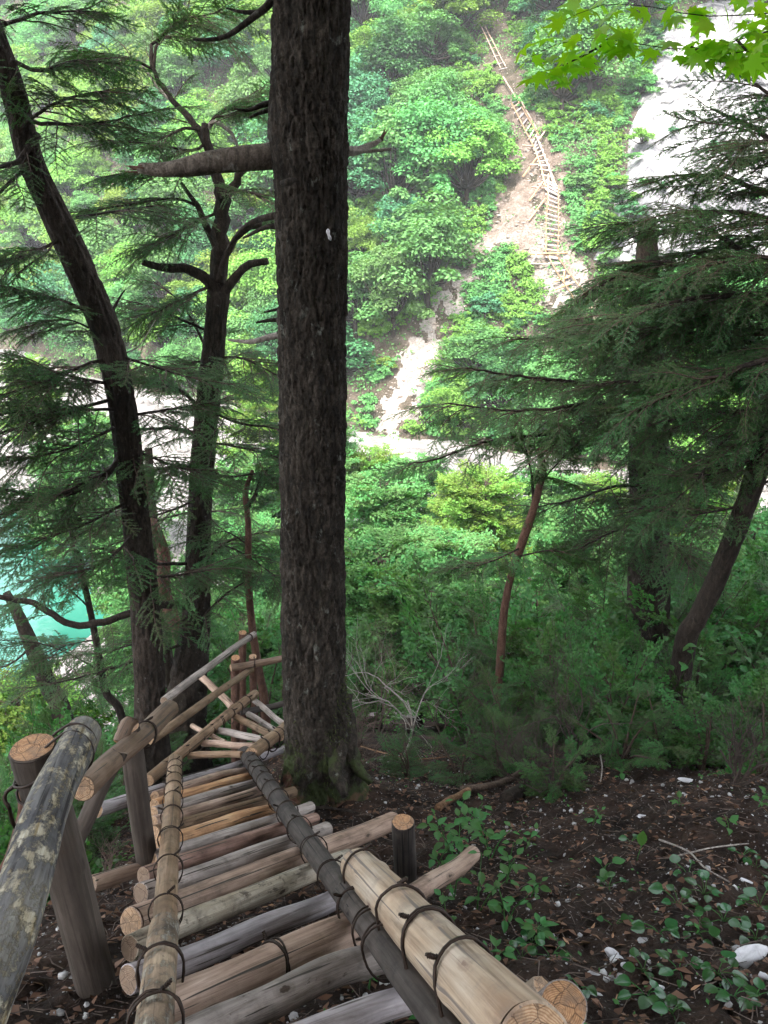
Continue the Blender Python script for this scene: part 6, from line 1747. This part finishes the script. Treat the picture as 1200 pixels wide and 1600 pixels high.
# ------------------------------------------------------------------ litter, stones and fallen wood on the near slope
def near_pts(n, rng, x0=-3.2, x1=4.6, y0=0.9, y1=8.8, pw=1.5):
    y = y0 + (y1 - y0) * rng.random(n) ** pw
    x = rng.uniform(x0, x1, n) * (0.35 + 0.65 * (y - y0) / (y1 - y0) + 0.15)
    return x, y
def stuff_litter():
    rng = np.random.default_rng(21)
    def frame(n, tilt=0.35):
        nn = unit(np.stack([rng.normal(size=n) * tilt, rng.normal(size=n) * tilt + 0.5, np.ones(n)], -1))
        d = rng.normal(size=(n, 3)); u_ = unit(d - nn * (d * nn).sum(-1, keepdims=True)); return u_, np.cross(nn, u_), nn
    # dead leaves
    n = 11000; x, y = near_pts(n, rng); z = H_ground(x, y) + 0.006
    P = np.stack([x, y, z], -1); u_, v_, nn = frame(n); s = rng.uniform(0.006, 0.034, n)[:, None]
    V = np.stack([P - u_ * s, P - u_ * s * .2 + v_ * s * .5 + nn * s * .25, P + u_ * s, P + u_ * s * .1 - v_ * s * .5 + nn * s * .2], 1).reshape(-1, 3)
    o = obj('leaf_litter', mesh('leaf_litter', V, np.arange(n * 4).reshape(-1, 4), mats=[L_BROWN], smooth=False)); tag(o, 'brown dead leaves and flakes strewn over the near slope', 'leaf litter', kind='stuff')
    # wood chips
    n = 900; x, y = near_pts(n, rng, -1.5, 3.4, 1.2, 6.4, 1.0); z = H_ground(x, y) + 0.008
    P = np.stack([x, y, z], -1); u_, v_, nn = frame(n, 0.5); s = (0.004 + 0.026 * rng.random(n) ** 3)[:, None]
    V = np.stack([P - u_ * s, P + v_ * s * .35, P + u_ * s, P - v_ * s * .35], 1).reshape(-1, 3)
    o = obj('wood_chips', mesh('wood_chips', V, np.arange(n * 4).reshape(-1, 4), mats=[CHIP], smooth=False)); tag(o, 'pale wood chips and bark flakes scattered round the ladder', 'wood chips', kind='stuff')
    # twigs and needles
    for nm, mt, n, l0, l1, r_, lab in (('fallen_twigs', TWIG, 4200, .04, .22, .0018, 'pale fallen twigs lying on the near slope'), ('dark_fallen_twigs', TWIG_D, 5200, .03, .2, .0016, 'dark fallen twigs and rootlets on the near slope')):
        x, y = near_pts(n, rng); z = H_ground(x, y) + 0.008; P = np.stack([x, y, z], -1)
        u_, v_, nn = frame(n, 0.25); L_ = (l0 + (l1 - l0) * rng.random(n) ** 2.5)[:, None]; u_[:, 2] += rng.uniform(-.1, .3, n)
        bend = v_ * L_ * rng.normal(size=(n, 1)) * 0.15
        rr = r_ * rng.uniform(.6, 1.8, n)[:, None]
        rings = []
        for f, kf in ((-0.5, 0.0), (0.0, 1.0), (0.5, 0.0)):
            c = P + u_ * L_ * f + bend * kf
            for a_ in (0, 2.1, 4.2):
                rings.append(c + (v_ * math.cos(a_) + nn * math.sin(a_)) * rr * (1 - abs(f) * .6))
        V = np.stack(rings, 1).reshape(-1, 3); b_ = np.arange(n)[:, None, None] * 9
        q = np.array([[k * 3 + j, k * 3 + (j + 1) % 3, k * 3 + 3 + (j + 1) % 3, k * 3 + 3 + j] for k in range(2) for j in range(3)])[None]
        o = obj(nm, mesh(nm, V, (b_ + q).reshape(-1, 4), mats=[mt])); tag(o, lab, 'twigs', kind='stuff')
    # pebbles
    n = 5200; x, y = near_pts(n, rng); dens = fbm(x * 1.3, y * 1.3, 0, 66, 3); k = dens > 0.42; x, y = x[k], y[k]
    s = 0.003 + 0.022 * rng.random(len(x)) ** 4
    scatter_rocks('pebbles', np.stack([x, y, H_ground(x, y) + s * .2], -1), s, STONE, 'small pale pebbles in the dark soil of the near slope', 8)
    # low moss and seedlings cover
    n = 2600; x, y = near_pts(n, rng, -3.4, 4.6); dens = fbm(x * 1.1 + 9, y * 1.1, 0, 68, 3) + (x > 1.0) * 0.02 + (x < -1.2) * 0.1; k = dens > 0.56; x, y = x[k], y[k]
    P = np.stack([x, y, H_ground(x, y) + rng.uniform(.01, .05, len(x))], -1)
    V, Q = leafquads(P, rng.normal(size=P.shape) * .4 + np.array([0, .2, 1.0]), rng.uniform(.012, .035, len(P)), rng, .6)
    o = obj('small_seedlings', mesh('small_seedlings', V, Q, mats=[L_UNDER], smooth=False)); tag(o, 'tiny green seedlings and moss leaves low on the near slope', 'ground cover', kind='stuff')
stuff_litter()

def stone(px, py, size, seed, label, sc3=(1, 1, 1), rz=0.0):
    V, T = rockmesh(seed, None, 3)
    me = mesh('stone', V * np.array(sc3) * size, None, T, [STONE_W], smooth=False)
    p = Gn(px, py)
    o = obj('stone', me, None, p + np.array([0, 0, size * 0.15]), (0.1, 0.2, rz)); tag(o, label, 'stone')
STONE_W = rockmat('white_limestone_piece', [(0.34, 0.33, 0.34), (0.52, 0.51, 0.52), (0.66, 0.65, 0.66)], 10, 0.006)
stone(955, 1492, .032, 1, 'white stone on the lower right soil, upper of a touching pair')
stone(966, 1505, .034, 2, 'white stone on the lower right soil, lower of a touching pair')
stone(984, 1511, .032, 3, 'flat white stone just right of the touching pair', (1.2, .8, .7))
stone(1168, 1500, .085, 4, 'long white rock at the right edge near the bottom', (1.5, .6, .6), 0.5)
stone(1190, 1527, .026, 5, 'small white stone below the long white rock')
stone(1010, 1472, .030, 6, 'grey flat stone among the glossy leaves', (1.3, .9, .5))
stone(928, 1525, .03, 7, 'grey stone above the sawn log end', (1.0, .6, .7))
stone(1165, 1378, .03, 8, 'pale stone at the right edge between the glossy plants', (1.2, .8, .6))
stone(1008, 1278, .035, 9, 'flat grey stone above the upright pale leaf', (1.4, .8, .4))
stone(1075, 1222, .06, 10, 'long flat pale stone high on the dark soil', (1.5, .6, .3))
stone(1030, 1545, .022, 11, 'small pale stone under the leaves near the bottom')

def fallen(label, P, r0, r1, mat, name='fallen_branch', ns=10, rough=0.35):
    P = [Gn(x, y, o_) for x, y, o_ in P]
    org_ = P[0]
    Pr = resample(P, 24)
    V, Q, T = tube(Pr, np.linspace(r0, r1, 24), ns, disp=(fbm(np.arange(24)[:, None] * .4, np.arange(ns)[None] * .9, 0, rnd.randrange(99), 3) - .5) * r0 * rough * 2)
    mb = MB(); mb.add(V - org_, Q, T)
    o = obj(name, mb.mesh(name, [mat]), None, org_); tag(o, label, 'branch')
W_ROT = bark('rotten_wood', (0.10, 0.055, 0.03), (0.20, 0.12, 0.07), (0.32, 0.21, 0.13), (0.4, 0.3, 0.2), 0.7, 1.5, None, 0.01)
fallen('rotten tan piece of branch on the soil right of the long rung', [(684, 1262, .03), (715, 1243, .04), (752, 1226, .03)], .03, .018, W_ROT)
fallen('grey broken stick lying at the foot of the big trunk', [(480, 1230, .08), (508, 1218, .1), (528, 1208, .1)], .018, .014, B_DEAD)
fallen('pale vertical stub of root at the foot of the trunk', [(520, 1188, .12), (528, 1205, .1), (536, 1222, .05)], .03, .018, B_DEAD)
fallen('dark fallen log lying in the shade right of the cypress sapling', [(790, 1250, .04), (850, 1215, .06), (900, 1180, .06), (940, 1165, .03)], .06, .035, B_GREY)
fallen('thin dark fallen log along the edge of the thicket', [(720, 1235, .03), (800, 1215, .05), (870, 1160, .05)], .03, .02, B_TWIG)
fallen('reddish brown stick in the shade under the saplings', [(870, 1215, .05), (890, 1195, .08), (905, 1175, .06)], .018, .012, W_ROT)
fallen('thin pale stick on the open soil at the right', [(1030, 1312, .02), (1075, 1330, .03), (1100, 1355, .03), (1140, 1378, .02)], .006, .004, B_DEAD)
fallen('thin pale stick crossing the upper right soil', [(1050, 1340, .03), (1110, 1325, .03), (1170, 1318, .02)], .005, .003, B_DEAD)
fallen('pale short stick standing out below the dark log', [(938, 1180, .05), (941, 1200, .06), (938, 1222, .03)], .007, .004, B_DEAD)
fallen('crooked root crossing the litter below the big trunk', [(470, 1262, .03), (510, 1262, .04), (560, 1270, .03)], .012, .007, B_GREY)
fallen('brown stick running out between the dry shrubs', [(560, 1165, .08), (640, 1185, .06), (720, 1180, .08), (790, 1175, .06)], .010, .006, W_ROT)

# ------------------------------------------------------------------ air
def haze():
    m, t = newmat('haze_air')
    v = t.nodes.new('ShaderNodeVolumePrincipled')
    v.inputs['Color'].default_value = (0.93, 0.97, 1.0, 1); v.inputs['Density'].default_value = HAZE; v.inputs['Anisotropy'].default_value = 0.0
    o_ = t.nodes.new('ShaderNodeOutputMaterial'); t.links.new(v.outputs[0], o_.inputs['Volume'])
    x0, x1, y0, y1, z0, z1 = -130, 110, -60, 165, -60, 90
    V = [(x, y, z) for x in (x0, x1) for y in (y0, y1) for z in (z0, z1)]
    Q = [(0, 1, 3, 2), (4, 6, 7, 5), (0, 4, 5, 1), (2, 3, 7, 6), (0, 2, 6, 4), (1, 5, 7, 3)]
    o = obj('haze', mesh('haze', V, Q, mats=[m], smooth=False)); tag(o, 'thin bright haze in the gorge air', 'haze', kind='stuff')
HAZE = 0.0006
if HAZE: haze()
